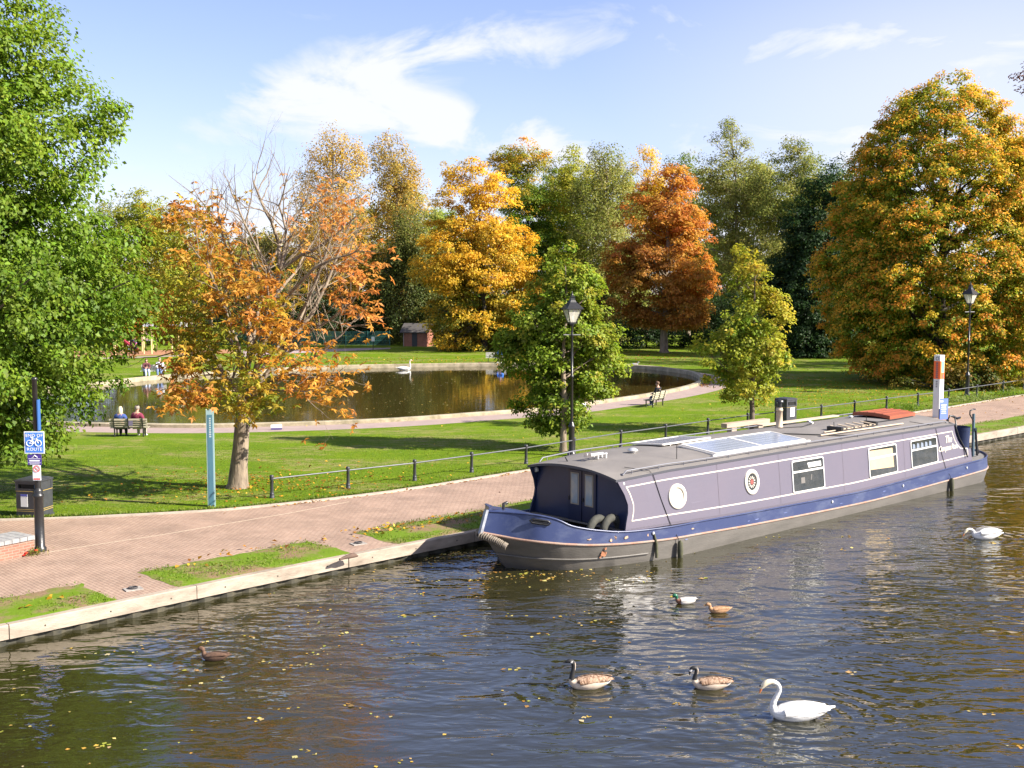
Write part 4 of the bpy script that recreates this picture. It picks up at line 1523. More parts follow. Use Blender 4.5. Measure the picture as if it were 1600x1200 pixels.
    def window(s0, s1, blind, t0=.175 + .02, t1=.80, open_=False):
        outer = rrect(s0, s1, t0, t1, .09)
        inner = rrect(s0 + .042, s1 - .042, t0 + .028, t1 - .028, .06)
        w = MB()
        o1 = [side_s(s, t, .03) for s, t in outer]
        o0 = [side_s(s, t, -.01) for s, t in outer]
        i1 = [side_s(s, t, .03) for s, t in inner]
        i0 = [side_s(s, t, .004) for s, t in inner]
        w.grid([o0, o1, i1, i0], 0, False, True)
        tm = t1 - .36 * (t1 - t0)
        w.add([side_s(s0 + .05, tm - .018, .022), side_s(s1 - .05, tm - .018, .022), side_s(s1 - .05, tm + .018, .022), side_s(s0 + .05, tm + .018, .022)], [(0, 1, 2, 3)])
        wo = w.build('window', M_FRAME, root)
        MB().add([side_s(s, t, .008) for s, t in inner], [tuple(range(len(inner)))]).build('pane', M_GLASS, wo)
        if blind == 'blind':
            MB().add([side_s(s0 + .09, t0 + .17, .012), side_s(s1 - .22, t0 + .13, .012), side_s(s1 - .26, t1 - .08, .012), side_s(s0 + .09, t1 - .06, .012)], [(0, 1, 2, 3)]).build('blind', M_BLIND, wo)
        elif blind == 'vent':
            MB().add([side_s(s0 + .95, t1 - .17, .016), side_s(s1 - .14, t1 - .17, .016), side_s(s1 - .16, t1 - .08, .016), side_s(s0 + .9, t1 - .08, .016)], [(0, 1, 2, 3)]).build('vent_flap', M_FRAME, wo)
            MB().add([side_s(s0 + 1.05, t0 + .2, .012), side_s(s0 + 1.09, t0 + .2, .012), side_s(s0 + 1.14, t0 + .3, .012), side_s(s0 + 1.10, t0 + .3, .012)], [(0, 1, 2, 3)]).build('interior_fitting', mat('window_interior', (.13, .12, .11), .8), wo)
            m2 = MB()
            m2.add([side_s(s0 + .5, t0 + .16, .012), side_s(s0 + .72, t0 + .16, .012), side_s(s0 + .72, t0 + .27, .012), side_s(s0 + .5, t0 + .27, .012)], [(0, 1, 2, 3)])
            m2.build('interior_fitting', MATS['window_interior'], wo)
        else:
            for k in range(5):
                m2 = MB()
                a = s0 + .15 + k * .3
                m2.add([side_s(a, t1 - .19, .012), side_s(a + .2, t1 - .19, .012), side_s(a + .18, t1 - .1, .012), side_s(a + .04, t1 - .08, .012)], [(0, 1, 2, 3)])
                m2.build('curtain', mat('blue_grey_curtain', (.16, .19, .24), .9), wo)
        return wo
    window(5.88, 7.72, 'vent')
    window(10.52, 12.42, 'blind')
    window(13.42, 15.36, 'curtain')

    def porthole(s, t, deco):
        w = MB()
        R = .37
        def ring(r, out, n=28):
            return [side_s(s + r * math.cos(2 * PI * i / n), t + r * math.sin(2 * PI * i / n) / 1.6, out) for i in range(n)]
        w.grid([ring(R, -.01), ring(R, .03), ring(R * .93, .04), ring(R * .68, .035), ring(R * .66, .006)], 0, True, True)
        wo = w.build('porthole', M_CREAM, root)
        MB().add(ring(R * .67, .010), [tuple(range(28))]).build('pane', M_GLASS if deco else mat('pale_blind', (.42, .36, .28), .8, (.55, .5, .42), 5, .5, stretch=(4, 1, .3)), wo)  # plain porthole gets a tan and cream streaked pane
        if deco:
            m2 = MB()
            for k in range(12):
                a0, a1 = 2 * PI * k / 12 + .14, 2 * PI * (k + 1) / 12 - .14
                m2.add([side_s(s + r * math.cos(a), t + r * math.sin(a) / 1.6, .016) for r, a in ((.10, a0), (.10, a1), (.175, a1 - .02), (.175, a0 + .02))], [(0, 1, 2, 3)])
            m2.build('rosette_petals', M_CREAM, wo)
            MB().add([side_s(s + .075 * math.cos(2 * PI * i / 14), t + .075 * math.sin(2 * PI * i / 14) / 1.6, .018) for i in range(14)], [tuple(range(14))]).build('rosette_centre', mat('deep_red', (.30, .05, .04), .5), wo)
    porthole(.20, .50, False)
    porthole(3.72, .545, True)
    # name in cream script on the stern quarter
    def name_matrix(s, t):
        p = Vector(side_s(s, t, .008))
        q = Vector(side_s(s + .1, t, .008)) - p
        q.normalize()
        upv = (Vector(side_s(s, t + .1, .008)) - p)
        upv = (upv - q * upv.dot(q)).normalized()
        nn = q.cross(upv)
        return Matrix((q, upv, nn)).transposed().to_4x4() @ Matrix.Identity(4), p
    for body, s, t, sz in (('The', 16.25, .665, .38), ('Compass Rose', 16.2, .475, .29)):
        m4, p = name_matrix(s, t)
        text_mesh('lettering', body, sz, M_CREAM, root, Matrix.Translation(p) @ m4, .35, .003, .86, 'CENTER', .006)
    # front doors with windows
    sb = -1.735
    for y0, y1, wl in ((1.70, 2.25, 1.78), (2.27, 2.82, 2.36)):
        m2 = MB()
        zc = 1.62
        m2.box((sb - .015, (y0 + y1) / 2, zc), (.03, y1 - y0 - .02, 1.55))
        do = m2.build('door', mat('door_navy', (.012, .018, .05), .3), root)
        w = MB()
        w.box((sb - .037, wl + .18, 1.86), (.012, .34, .94))
        wf = w.build('door_window', mat('door_trim', (.26, .22, .17), .5), do)
        MB().box((sb - .048, wl + .18, 1.86), (.012, .25, .86)).build('pane', mat('door_pane', (.40, .36, .28), .15, (.10, .22, .34), 1.1, .5, stretch=(1, 1, .8)), wf)
        MB().tube([(sb - .06, y1 - .06, 1.5), (sb - .06, y1 - .06, 1.62)], .02, 6).build('handle', M_BLACK, do)
    for l in (.62, BW - .62):
        m2 = MB()
        m2.lathe([(.03, 0), (.075, .02), (.085, .09), (.07, .11), (0, .115)], 12)
        lo = m2.build('bow_lamp', mat('lamp_glass', (.5, .5, .45), .2, spec=.8), root)
        lo.location = (-1.76, l, 2.24)
        lo.rotation_euler = (0, -PI / 2, 0)
    # roof furniture
    M_SOLAR = mat('solar_cells', (.20, .225, .28), .14, (.25, .27, .32), 1.2, .4, spec=.6)  # base colour paled, with the sky's reflection painted into the cells
    M_ALU = mat('aluminium', (.70, .66, .60), .45)

    def panel(s0, s1, l0, l1, cells=(6, 9)):
        dz = .075
        c = [roof_pt(s0, l0, dz), roof_pt(s1, l0, dz), roof_pt(s1, l1, dz + .01), roof_pt(s0, l1, dz + .01)]
        m2 = MB()
        for i in range(4):
            m2.bar(c[i], c[(i + 1) % 4], .05, .05)
        for f in (.15, .85):
            for a, b in ((0, 1), (3, 2)):
                p = Vector(c[a]).lerp(Vector(c[b]), f)
                m2.tube([p - Vector((0, 0, .12)), p], .02, 5)
        po = m2.build('solar_panel', M_ALU, root)
        m3 = MB()
        up_ = Vector((0, 0, .012))
        m3.add([Vector(q) + up_ for q in c], [(0, 1, 2, 3)])
        m3.build('cells', M_SOLAR, po)
        m4 = MB()
        for i in range(1, cells[0]):
            f = i / cells[0]
            a, b = Vector(c[0]).lerp(Vector(c[3]), f) + up_ * 1.25, Vector(c[1]).lerp(Vector(c[2]), f) + up_ * 1.25
            m4.add([a, b, b + Vector((0, .018, 0)), a + Vector((0, .018, 0))], [(0, 1, 2, 3)])
        m4.build('cell_lines', mat('cell_line', (.42, .44, .5), .4), po)
    panel(2.55, 4.9, .72, 2.1)
    panel(4.95, 7.3, .72, 2.1)
    panel(2.2, 4.6, 2.55, 3.9)
    m2 = MB()
    for s in (2.5, 7.35):
        m2.bar(roof_pt(s, .66, .04), roof_pt(s, 2.15, .05), .05, .05)
    m2.bar(roof_pt(2.3, .66, .035), roof_pt(7.5, .66, .035), .06, .07)
    m2.build('panel_rail', M_ALU, root)
    # chimney, vents, horn, aerial
    m2 = MB()
    m2.lathe([(.19, 0), (.19, .05), (.165, .06), (.15, .62), (.17, .62), (.17, .68), (.15, .69), (.15, .74)], 16)
    ch = m2.build('chimney', mat('chimney_cream', (.55, .45, .33), .6, (.4, .3, .2), 5, .4), root)
    ch.location = roof_pt(9.35, 3.15, -.02)
    ch.scale = (.74, .74, 1)
    m2 = MB()
    m2.lathe([(.11, .74), (.11, .98)], 12)
    m2.lathe([(.2, .94), (.19, 1.0), (.05, 1.04), (0, 1.04)], 12)
    m2.build('chimney_cap', M_BLACK, ch)
    m2 = MB()
    m2.lathe([(.10, 0), (.10, .05), (.17, .06), (.16, .1), (.08, .15), (0, .16)], 14)
    v0 = m2.build('mushroom_vent', mat('chrome', (.75, .74, .72), .25, metal=.6), root)
    v0.location = roof_pt(.55, 2.35)
    for s, l in ((11.9, 3.6), (14.0, 3.1), (11.0, 2.9)):
        v1 = v0.copy()
        COL.objects.link(v1)
        v1.location = roof_pt(s, l)
        v1.scale = (.6, .6, .7)
    m2 = MB()
    for l in (2.35, 2.52):
        m2.tube([(-1.35, l, 2.80), (-1.28, l, 2.80), (-1.1, l, 2.80), (-.6, l, 2.80)], [.08, .045, .028, .022], 10)
        m2.box((-1.0, l, 2.73), (.05, .05, .12))
        m2.box((-.65, l, 2.73), (.05, .05, .12))
    m2.bar((-1.0, 2.35, 2.70), (-1.0, 2.52, 2.70), .05, .04)
    m2.build('horn', MATS['chrome'], root)
    m2 = MB()
    m2.tube([roof_pt(1.0, 1.0), roof_pt(1.0, 1.0, .42)], .012, 5)
    m2.build('aerial', M_BLACK, root)
    MB().tube([roof_pt(-1.7, 2.9, -.02), roof_pt(-1.75, 2.95, .13)], .025, 6).build('headlamp_bracket', M_BLACK, root)
    # red sliding hatch
    m2 = MB()
    s0, s1 = 14.55, 16.45
    rows = []
    for s in (s0, s1):
        rows.append([(s, l, zt(s) + .27 + .17 * (1 - ((l - 2.6) / 1.0) ** 2) * .6 + .06) for l in np.linspace(1.75, 3.35, 11)])
    low = [[(p[0], p[1], p[2] - .13) for p in r] for r in rows]
    m2.grid(rows, 0, True)
    for j in (0, 1):
        m2.grid([rows[j], low[j]], 0, False)
    for j in (0, -1):
        m2.grid([[r[j] for r in rows], [r[j] for r in low]], 0, False)
    for j in range(2, 10, 2):
        p, q = rows[0][j], rows[1][j]
        m2.bar((p[0], p[1], p[2] + .008), (q[0], q[1], q[2] + .008), .04, .02)
    m2.build('hatch', mat('hatch_red', (.30, .075, .03), .55, (.24, .06, .028), 2, .4), root)
    # planks, pole, boathook on the roof
    m2 = MB()
    m2.bar(roof_pt(9.3, 3.95, .10), roof_pt(14.2, 3.85, .10), .26, .05)
    m2.bar(roof_pt(10.1, 3.6, .10), roof_pt(13.9, 3.6, .10), .05, .05)
    m2.build('gangplank', mat('plank_wood', (.50, .41, .30), .85, (.36, .28, .2), 3, .4, stretch=(.3, 2, 2)), root)
    m2 = MB()
    m2.tube([roof_pt(8.6, .95, .06), roof_pt(14.0, .9, .06)], .03, 6)
    m2.tube([roof_pt(9.2, 1.2, .06), roof_pt(12.6, 1.25, .06)], .025, 6)
    for k in range(5):
        m2.bar(roof_pt(10.2 + k * .5, 1.0, .14), roof_pt(10.2 + k * .5, 1.6, .14), .09, .03)
    m2.build('boathook', MATS['plank_wood'], root)
    m2 = MB()
    m2.box(roof_pt(10.05, 1.3, .1), (.16, .55, .14), .1)
    m2.tube([roof_pt(10.0, 1.3, .1), roof_pt(10.05, 1.35, .32)], .015, 5)
    m2.build('roof_rack', M_BLACK, root)
    MB().box(roof_pt(12.5, 1.35, .1), (.14, .5, .14)).build('roof_rack', M_BLACK, root)
    MB().tube([roof_pt(12.45, 1.5, .1), roof_pt(12.45, 1.5, .32)], .015, 5).build('roof_peg', M_BLACK, root)
    M_RP = mat('black_rope', (.02, .02, .02), .9)
    MB().tube([roof_pt(7.6, 1.9, .03), roof_pt(8.6, 1.2, .03), roof_pt(9.6, .62, .05), roof_pt(10.2, .6, .03)], .022, 5).build('roof_rope', M_RP, root)
    MB().tube([roof_pt(8.9, 2.9, .03), roof_pt(9.8, 2.5, .03), roof_pt(11.2, 2.9, .03)], .015, 5).build('roof_rope', M_RP, root)
    MB().tube([roof_pt(13.2, 1.6, .03), roof_pt(14.6, 1.55, .05), roof_pt(16.2, 1.7, .03)], .02, 5).build('roof_rope', M_RP, root)
    # side ropes with fenders over the hull
    for s, tz in ((-.72, -.05), (15.35, .2)):
        m2 = MB()
        e = s + .55
        top_ = roof_pt(s - .1, .5, .02)
        m2.tube([roof_pt(s - .5, 1.1, .02), top_, side_s(s, .97, .02), side_s(s + .25, .5, .012), side_s(e, .02, .02), (e, -.06, .55), (e + .02, -.05, .05)], .010, 5)
        ro = m2.build('fender_rope', MATS['black_rope'], root)
        MB().lathe([(.02, .55), (.08, .48), (.09, .2), (.07, .02), (.02, -.05)], 10, (e + .02, -.12, -.05)).build('fender', mat('fender_rubber', (.035, .034, .02), .8, (.07, .07, .03), 6, .5), ro)
    m2 = MB()
    m2.tube([(-1.05, .10, .78), (-1.0, .05, .5), (-1.0, .04, .1)], [.03, .05, .05], 6)
    m2.build('fender', MATS['fender_rubber'], root)
    for s, z in ((-1.07, .80), (7.9, .58), (12.6 - .1, .58), (17.3, .72)):
        m2 = MB()
        m2.lathe([(.035, 0), (.05, .01), (.05, .02), (.03, .03)], 12)
        k = m2.build('hull_stud', mat('stud_grey', (.4, .4, .42), .5), root)
        k.location = (s, .0 if s > 0 else .12, z)
        k.rotation_euler = (PI / 2, 0, 0)
    # stern: tiller rails, taff bin, seat
    m2 = MB()
    sec = []
    for z, r in ((.93, .34), (2.08, .38), (2.14, .39)):
        sec.append([(18.55 + r * math.cos(a), 1.0 + 1.2 * r * math.sin(a), z) for a in np.linspace(0, 2 * PI, 24, endpoint=False)])
    m2.grid(sec, 0, True, True)
    m2.add([(q[0], q[1], 2.0) for q in sec[2]], [tuple(range(24))])
    m2.build('stern_locker', M_NAVY, root)
    MB().box((18.3, 2.4, 1.25), (.9, 2.2, .7)).build('stern_seat', MATS['deck_grey'], root)
    M_TEAL = mat('rail_blue_green', (.06, .10, .13), .35, (.1, .14, .16), 6, .5)
    m2 = MB()
    m2.tube([(19.25, .72, .9), (19.2, .72, 2.62)], .055, 8)
    m2.bar((19.2, .6, 2.0), (19.75, .95, 1.95), .06, .1)
    m2.tube([(19.45, .8, .9), (19.4, .8, 2.6)], .05, 8)
    m2.build('stern_rail', M_TEAL, root)
    MB().tube([(19.2, .7, 2.3), (18.95, .75, 2.6), (18.95, .75, 2.75), (19.25, .75, 2.8), (19.45, .78, 2.78)], .028, 6).build('stern_hoop', M_BLACK, root)
    MB().tube([(19.3, .66, 2.0), (19.42, .62, .92)], .045, 6).build('stern_stay', M_BLACK, root)
    MB().tube([(19.75, .95, 1.95), (20.0, .85, .92)], .04, 6).build('stern_stay', M_BLACK, root)
    MB().tube([(16.55, .40, 2.52), (16.85, .30, 2.4), (17.1, .25, 1.9), (17.45, .18, 1.45), (17.55, .10, 1.1)], [.02, .035, .03, .035, .03], 6).build('stern_grab_rail', M_BLACK, root)
    m2 = MB()
    m2.tube([(18.1, 1.2, 2.0), (18.05, 1.2, 2.45), (18.2, 1.2, 2.58), (18.5, 1.2, 2.52), (18.8, 1.2, 2.42), (19.05, 1.2, 2.44)], [.03, .03, .035, .05, .05, .04], 7)
    m2.build('tiller', M_BLACK, root)
    MB().tube([(18.6, 1.2, 2.48), (18.35, 1.0, 2.2), (18.3, 1.0, 1.9)], .03, 6).build('tiller_bracket', M_BLACK, root)
    m2 = MB()
    m2.lathe([(.06, 0), (.05, .1), (.09, .12), (.09, .15), (0, .16)], 10, (20.2, 1.2, .93))
    m2.build('mooring_dolly', M_BLACK, root)
    # things lying loose in the boat: tyres, a plant trough, bike on the roof end
    for k, (s, l, r, lab) in enumerate(((-2.45, .98, .42, 'old black tyre standing nearest the bow in the boat well'), (-2.02, .86, .40, 'old black tyre standing hard against the boat cabin'))):
        m2 = MB()
        rows = []
        for a in np.linspace(0, 2 * PI, 26, endpoint=False):
            rows.append([(0, 0, 0)] * 0 + [((r + .12 * math.cos(b)) * math.cos(a), .11 * math.sin(b), (r + .12 * math.cos(b)) * math.sin(a)) for b in np.linspace(0, 2 * PI, 10, endpoint=False)])
        rows.append(rows[0])
        m2.grid(rows, 0, True, True)
        o = m2.build('tyre', mat('tyre_rubber', (.028, .03, .026), .85, (.055, .052, .04), 8, .5, .3, 30))
        o.matrix_world = Matrix.Translation(O) @ Matrix.Rotation(CANAL_ROT, 4, 'Z') @ Matrix.Translation((s, l, .86)) @ Matrix.Rotation(.15, 4, 'Z')
        tag(o, lab, 'tyre')
    return root


build_boat()

# ------------------------------------------------------------------ street furniture
def build_lamps():
    def lamp(base, sc):
        root = empty('lamp_post', base, 0)
        H = lambda z: z
        m = MB()
        m.lathe([(.19, 0), (.19, .12), (.155, .16), (.15, .22), (.13, .3), (.13, 1.2), (.145, 1.24), (.145, 1.32), (.11, 1.36), (.10, 1.44), (.06, 1.5)], 14)
        m.build('pedestal', M_BLACK, root)
        m = MB()
        m.lathe([(.065, 1.48), (.058, 3.4), (.085, 3.42), (.085, 3.5), (.056, 3.52), (.05, 5.2), (.075, 5.24), (.05, 5.3), (.045, 5.62), (.1, 5.7), (.06, 5.78)], 12)
        m.build('column', M_BLACK, root)
        m = MB()
        m.tube([(-.36, 0, 5.27), (.36, 0, 5.27)], .02, 6)
        m.build('ladder_bar', mat('dull_metal', (.3, .3, .3), .5), root)
        ln = MB()
        b0, b1, z0, z1 = .15, .33, 5.80, 6.38
        for i in range(4):
            a = PI / 4 + i * PI / 2 + .35
            p = (math.cos(a) * b0 * 1.35, math.sin(a) * b0 * 1.35, z0)
            q = (math.cos(a) * b1 * 1.35, math.sin(a) * b1 * 1.35, z1)
            ln.tube([p, q], .02, 5)
        ln.lathe([(b0 * 1.4, z0 - .05), (b0 * 1.4, z0 + .02)], 4, rot=PI / 4 + .35, smooth=False)
        # roof: four-sided with a small upper lid and finial
        ln.lathe([(b1 * 1.25, z1 - .02), (b1 * 1.62, z1), (b1 * 1.62, z1 + .035), (.20, z1 + .30), (.13, z1 + .40), (.12, z1 + .5), (.16, z1 + .52), (.06, z1 + .58)], 4, rot=PI / 4 + .35, smooth=False)
        ln.lathe([(.05, z1 + .56), (.06, z1 + .62), (.02, z1 + .66), (.035, z1 + .7), (.0, z1 + .78)], 8)
        lo = ln.build('lantern', M_BLACK, root)
        g = MB()
        g.lathe([(b0 * 1.3, z0 + .02), (b1 * 1.3, z1 - .02)], 4, rot=PI / 4 + .35, smooth=False)
        g.build('pane', glass_pane(), lo)
        c = MB()
        c.lathe([(.0, z0), (.05, z0 + .02), (.05, z0 + .4), (.0, z0 + .44)], 8)
        c.build('mantle', mat('mantle_white', (.75, .73, .66), .5), lo)
        root.scale = (1, 1, sc)
        return root
    p = at(893, 712)
    a = lamp(p, .985)
    tag(a, 'black Victorian lamp post with glass lantern in front of the bushy young oak', 'lamp post', 'Victorian lamp posts')
    q = at(1511, 618)
    b = copy_tree(a)
    b.location = (q.x, q.y, 0)
    b.scale = (1.02, 1.02, 1.04)
    b.rotation_euler = (0, 0, .3)
    b['label'] = 'black Victorian lamp post with glass lantern against the huge orange tree'


def glass_pane():
    if 'pane_glass' in MATS:
        return MATS['pane_glass']
    m = bpy.data.materials.new('pane_glass')
    m.use_nodes = True
    nt = m.node_tree
    nt.nodes.clear()
    N, L = nt.nodes.new, nt.links.new
    o = N('ShaderNodeOutputMaterial')
    t = N('ShaderNodeBsdfTransparent')
    g = N('ShaderNodeBsdfPrincipled')
    g.inputs['Base Color'].default_value = (.75, .72, .62, 1)
    g.inputs['Roughness'].default_value = .2
    x = N('ShaderNodeMixShader')
    x.inputs[0].default_value = .55
    L(t.outputs[0], x.inputs[1])
    L(g.outputs[0], x.inputs[2])
    L(x.outputs[0], o.inputs[0])
    MATS['pane_glass'] = m
    return m


def build_fence():
    pts = [at(u, v) for u, v in ((425, 778), (544, 763.5), (648, 751), (737, 738), (822, 725), (897, 712), (970, 699.5), (1040, 689), (1106, 678.5), (1168, 669.5), (1227, 662), (1283, 655), (1335, 647.5), (1385, 640.5), (1434, 634), (1482, 627), (1526, 620), (1567, 613.5))]
    d = (pts[-1] - pts[-3]).normalized()
    pts += [pts[-1] + d * 3.4, pts[-1] + d * 6.8]
    root = empty('railing', pts[0], 0, 'low black single rail fence with round cast posts along the towpath lawn', 'railing')
    m = MB()
    m.lathe([(.085, -.05), (.085, .08), (.07, .1), (.085, .13), (.07, .16), (.062, .2), (.056, .62), (.075, .64), (.06, .68), (.075, .72), (.075, .78), (.055, .80), (0, .805)], 10)
    p0 = m.build('post', mat('rail_black', (.028, .028, .032), .4, (.05, .05, .055), 5, .5), root)
    for p in pts[1:]:
        c = p0.copy()
        COL.objects.link(c)
        c.location = p - pts[0]
    m2 = mat('rail_grey', (.11, .115, .125), .4, (.07, .07, .08), 4, .5)
    for a, b in zip(pts, pts[1:]):
        MB().tube([a - pts[0] + Vector((0, 0, .67)), b - pts[0] + Vector((0, 0, .67))], .026, 8).build('rail', m2, root)


def build_bins():
    def bin_(base, rz, h):
        root = empty('litter_bin', base, rz)
        m = MB()
        w = .39
        mg = mat('bin_black', (.03, .032, .037), .45, (.045, .047, .052), 5, .5)
        m.box((0, 0, h * .36), (w * 2, w * 2, h * .72))
        m.box((0, 0, .03), (w * 2 + .05, w * 2 + .05, .06))
        for sx in (-1, 1):
            for sy in (-1, 1):
                m.box((sx * (w - .04), sy * (w - .04), h * .835), (.1, .1, h * .24))
        m.box((0, 0, h * .74), (w * 2 - .06, w * 2 - .06, .04))
        # faces above with openings left and right
        for sy in (-1, 1):
            m.box((0, sy * (w - .015), h * .92), (w * 2 - .1, .03, h * .075))
            m.box((0, sy * (w - .015), h * .745), (w * 2 - .1, .03, .07))
        for sx in (-1, 1):
            m.box((sx * (w - .015), 0, h * .835), (.03, w * 2 - .1, h * .24))
        m.build('body', mg, root)
        m = MB()
        m.box((0, 0, h * .965), (w * 2 + .06, w * 2 + .06, .05))
        m.lathe([(w * 1.42, h * .965 + .026), (w * 1.2, h * .965 + .06), (0, h * .965 + .075)], 4, rot=PI / 4, smooth=False)
        m.build('lid', mg, root)
        m = MB()
        for z in (h * .70, h * .18, h * .21 + .02):
            for sy in (-1, 1):
                m.box((0, sy * (w + .004), z), (w * 2, .006, .014))
            for sx in (-1, 1):
                m.box((sx * (w + .004), 0, z), (.006, w * 2, .014))
        m.build('gold_band', mat('gold_line', (.42, .30, .08), .4), root)
        return root
    a = at(1227, 667)
    r1 = bin_((a.x, a.y, 0), math.radians(38), 1.5)
    tag(r1, 'black litter bin with white notice beside the railing right of the boat chimney', 'litter bin', 'litter bins')
    MB().box((.05, -.398, .80), (.34, .008, .46)).build('notice', mat('notice_white', (.7, .7, .68), .6), r1)
    MB().box((-.398, .12, 1.30), (.008, .26, .14)).build('sticker', MATS['notice_white'], r1)
    MB().box((0.02, -.36, 1.25), (.46, .02, .26)).build('opening', mat('bin_inside', (.004, .004, .004), .9), r1)
    b = at(55, 806)
    r2 = bin_((b.x, b.y, 0), math.radians(-12), 1.22)
    tag(r2, 'black litter bin on the lawn behind the cycle route sign post', 'litter bin', 'litter bins')
    MB().box((-.10, -.398, .56), (.24, .008, .40)).build('notice', MATS['notice_white'], r2)
    MB().box((-.10, -.403, .73), (.24, .006, .07)).build('notice_heading', mat('notice_blue', (.08, .09, .35), .6), r2)
    MB().box((0.0, -.36, 1.01), (.46, .02, .2)).build('opening', MATS['bin_inside'], r2)


def build_sign_post():
    b = at(63, 861)
    root = empty('sign_post', b, 0, 'black post carrying three small signs under the big green tree', 'sign post')
    m = MB()
    m.lathe([(.17, 0), (.17, .1), (.13, .14), (.125, 1.50), (.15, 1.53), (.15, 1.58), (.11, 1.62), (.13, 1.68), (.10, 1.74), (.07, 1.78)], 14)
    m.build('pedestal', M_BLACK, root)
    m = MB()
    m.lathe([(.075, 1.7), (.07, 4.75), (.085, 4.76), (.085, 4.82), (0, 4.86)], 12)
    m.build('pole', M_BLACK, root)
    # signs face the viewer
    def plate(name, z0, z1, w, col, x=0.0, y=-.10, th=.012, edge=None):
        mm = MB()
        mm.box((x, y, (z0 + z1) / 2), (w, th, z1 - z0))
        if edge is not None:
            mm.box((x, y + .004, (z0 + z1) / 2), (w + .05, th, z1 - z0 + .05), m=1)
        return mm.build(name, [col] + ([edge] if edge is not None else []), root)
    M_W = mat('sign_white', (.82, .83, .85), .5)
    M_B = mat('sign_blue', (.06, .20, .62), .4)
    M_P = mat('sign_purple', (.055, .03, .22), .4)
    M_R = mat('sign_red', (.62, .06, .04), .5)
    s1 = plate('cycle_sign', 2.77, 3.33, .50, M_B, -.02, -.10, .012, M_W)
    X = Matrix.Rotation(PI / 2, 4, 'X')
    text_mesh('lettering', 'END OF', .125, M_W, s1, Matrix.Translation((-.02, -.109, 3.24)) @ X, 0, .002, 1.08, 'CENTER', .0)
    text_mesh('lettering', 'ROUTE', .125, M_W, s1, Matrix.Translation((-.02, -.109, 2.86)) @ X, 0, .002, 1.08, 'CENTER', .0)
    mm = MB()
    cy, wz = -.111, 3.03
    for cx in (-.13, .11):
        mm.tube([(cx - .02 + .083 * math.cos(a), cy, wz + .083 * math.sin(a)) for a in np.linspace(0, 2 * PI, 25)], .0095, 5, cap=False)
    P = {'r': (-.15, wz), 'b': (-.035, wz - .01), 's': (-.075, wz + .115), 'h': (.055, wz + .115), 'f': (.09, wz)}
    for a, c in (('r', 'b'), ('b', 's'), ('r', 's'), ('s', 'h'), ('b', 'h'), ('h', 'f')):
        mm.tube([(P[a][0], cy, P[a][1]), (P[c][0], cy, P[c][1])], .0085, 5)
    mm.tube([(-.075, cy, wz + .115), (-.08, cy, wz + .15)], .009, 5)
    mm.tube([(-.115, cy, wz + .152), (-.045, cy, wz + .152)], .011, 5)
    mm.tube([(.055, cy, wz + .115), (.048, cy, wz + .155), (.085, cy, wz + .16)], .009, 5)
    mm.build('bicycle_symbol', M_W, s1)
    s2 = plate('town_sign', 2.43, 2.72, .38, M_P, -.03)
    mm = MB()
    mm.box((-.03, -.109, 2.60), (.33, .004, .010))
    mm.box((-.03, -.109, 2.49), (.33, .004, .010))
    mm.box((-.03, -.109, 2.545), (.28, .004, .035))
    mm.box((-.03, -.109, 2.455), (.26, .004, .014))
    mm.tube([(-.11, -.109, 2.625), (-.05, -.109, 2.655), (-.02, -.109, 2.70), (.02, -.109, 2.66), (.06, -.109, 2.63)], [.004, .014, .016, .012, .004], 5)
    mm.build('crest', M_W, s2)
    s3 = plate('no_cycling_sign', 2.0, 2.42, .22, M_W, .02)
    mm = MB()
    mm.tube([(.02 + .085 * math.cos(a), -.109, 2.32 + .085 * math.sin(a)) for a in np.linspace(0, 2 * PI, 25)], .010, 5, cap=False)
    mm.tube([(-.04, -.110, 2.38), (.08, -.110, 2.26)], .009, 5)
    mm.box((.02, -.109, 2.04), (.18, .004, .04))
    mm.build('prohibition_ring', M_R, s3)
    mm = MB()
    mm.tube([(-.03, -.108, 2.28), (.07, -.108, 2.36)], .008, 4)
    mm.tube([(-.03, -.108, 2.36), (.0, -.108, 2.30)], .006, 4)
    for k in range(3):
        mm.box((.02, -.108, 2.19 - k * .035), (.15, .003, .012))
    mm.build('symbol', mat('sign_grey', (.45, .44, .46), .6), s3)
    mm = MB()
    mm.box((.095, -.02, 3.8), (.03, .18, .85))
    mm.build('blue_banner', mat('banner_blue', (.03, .10, .28), .5), root)


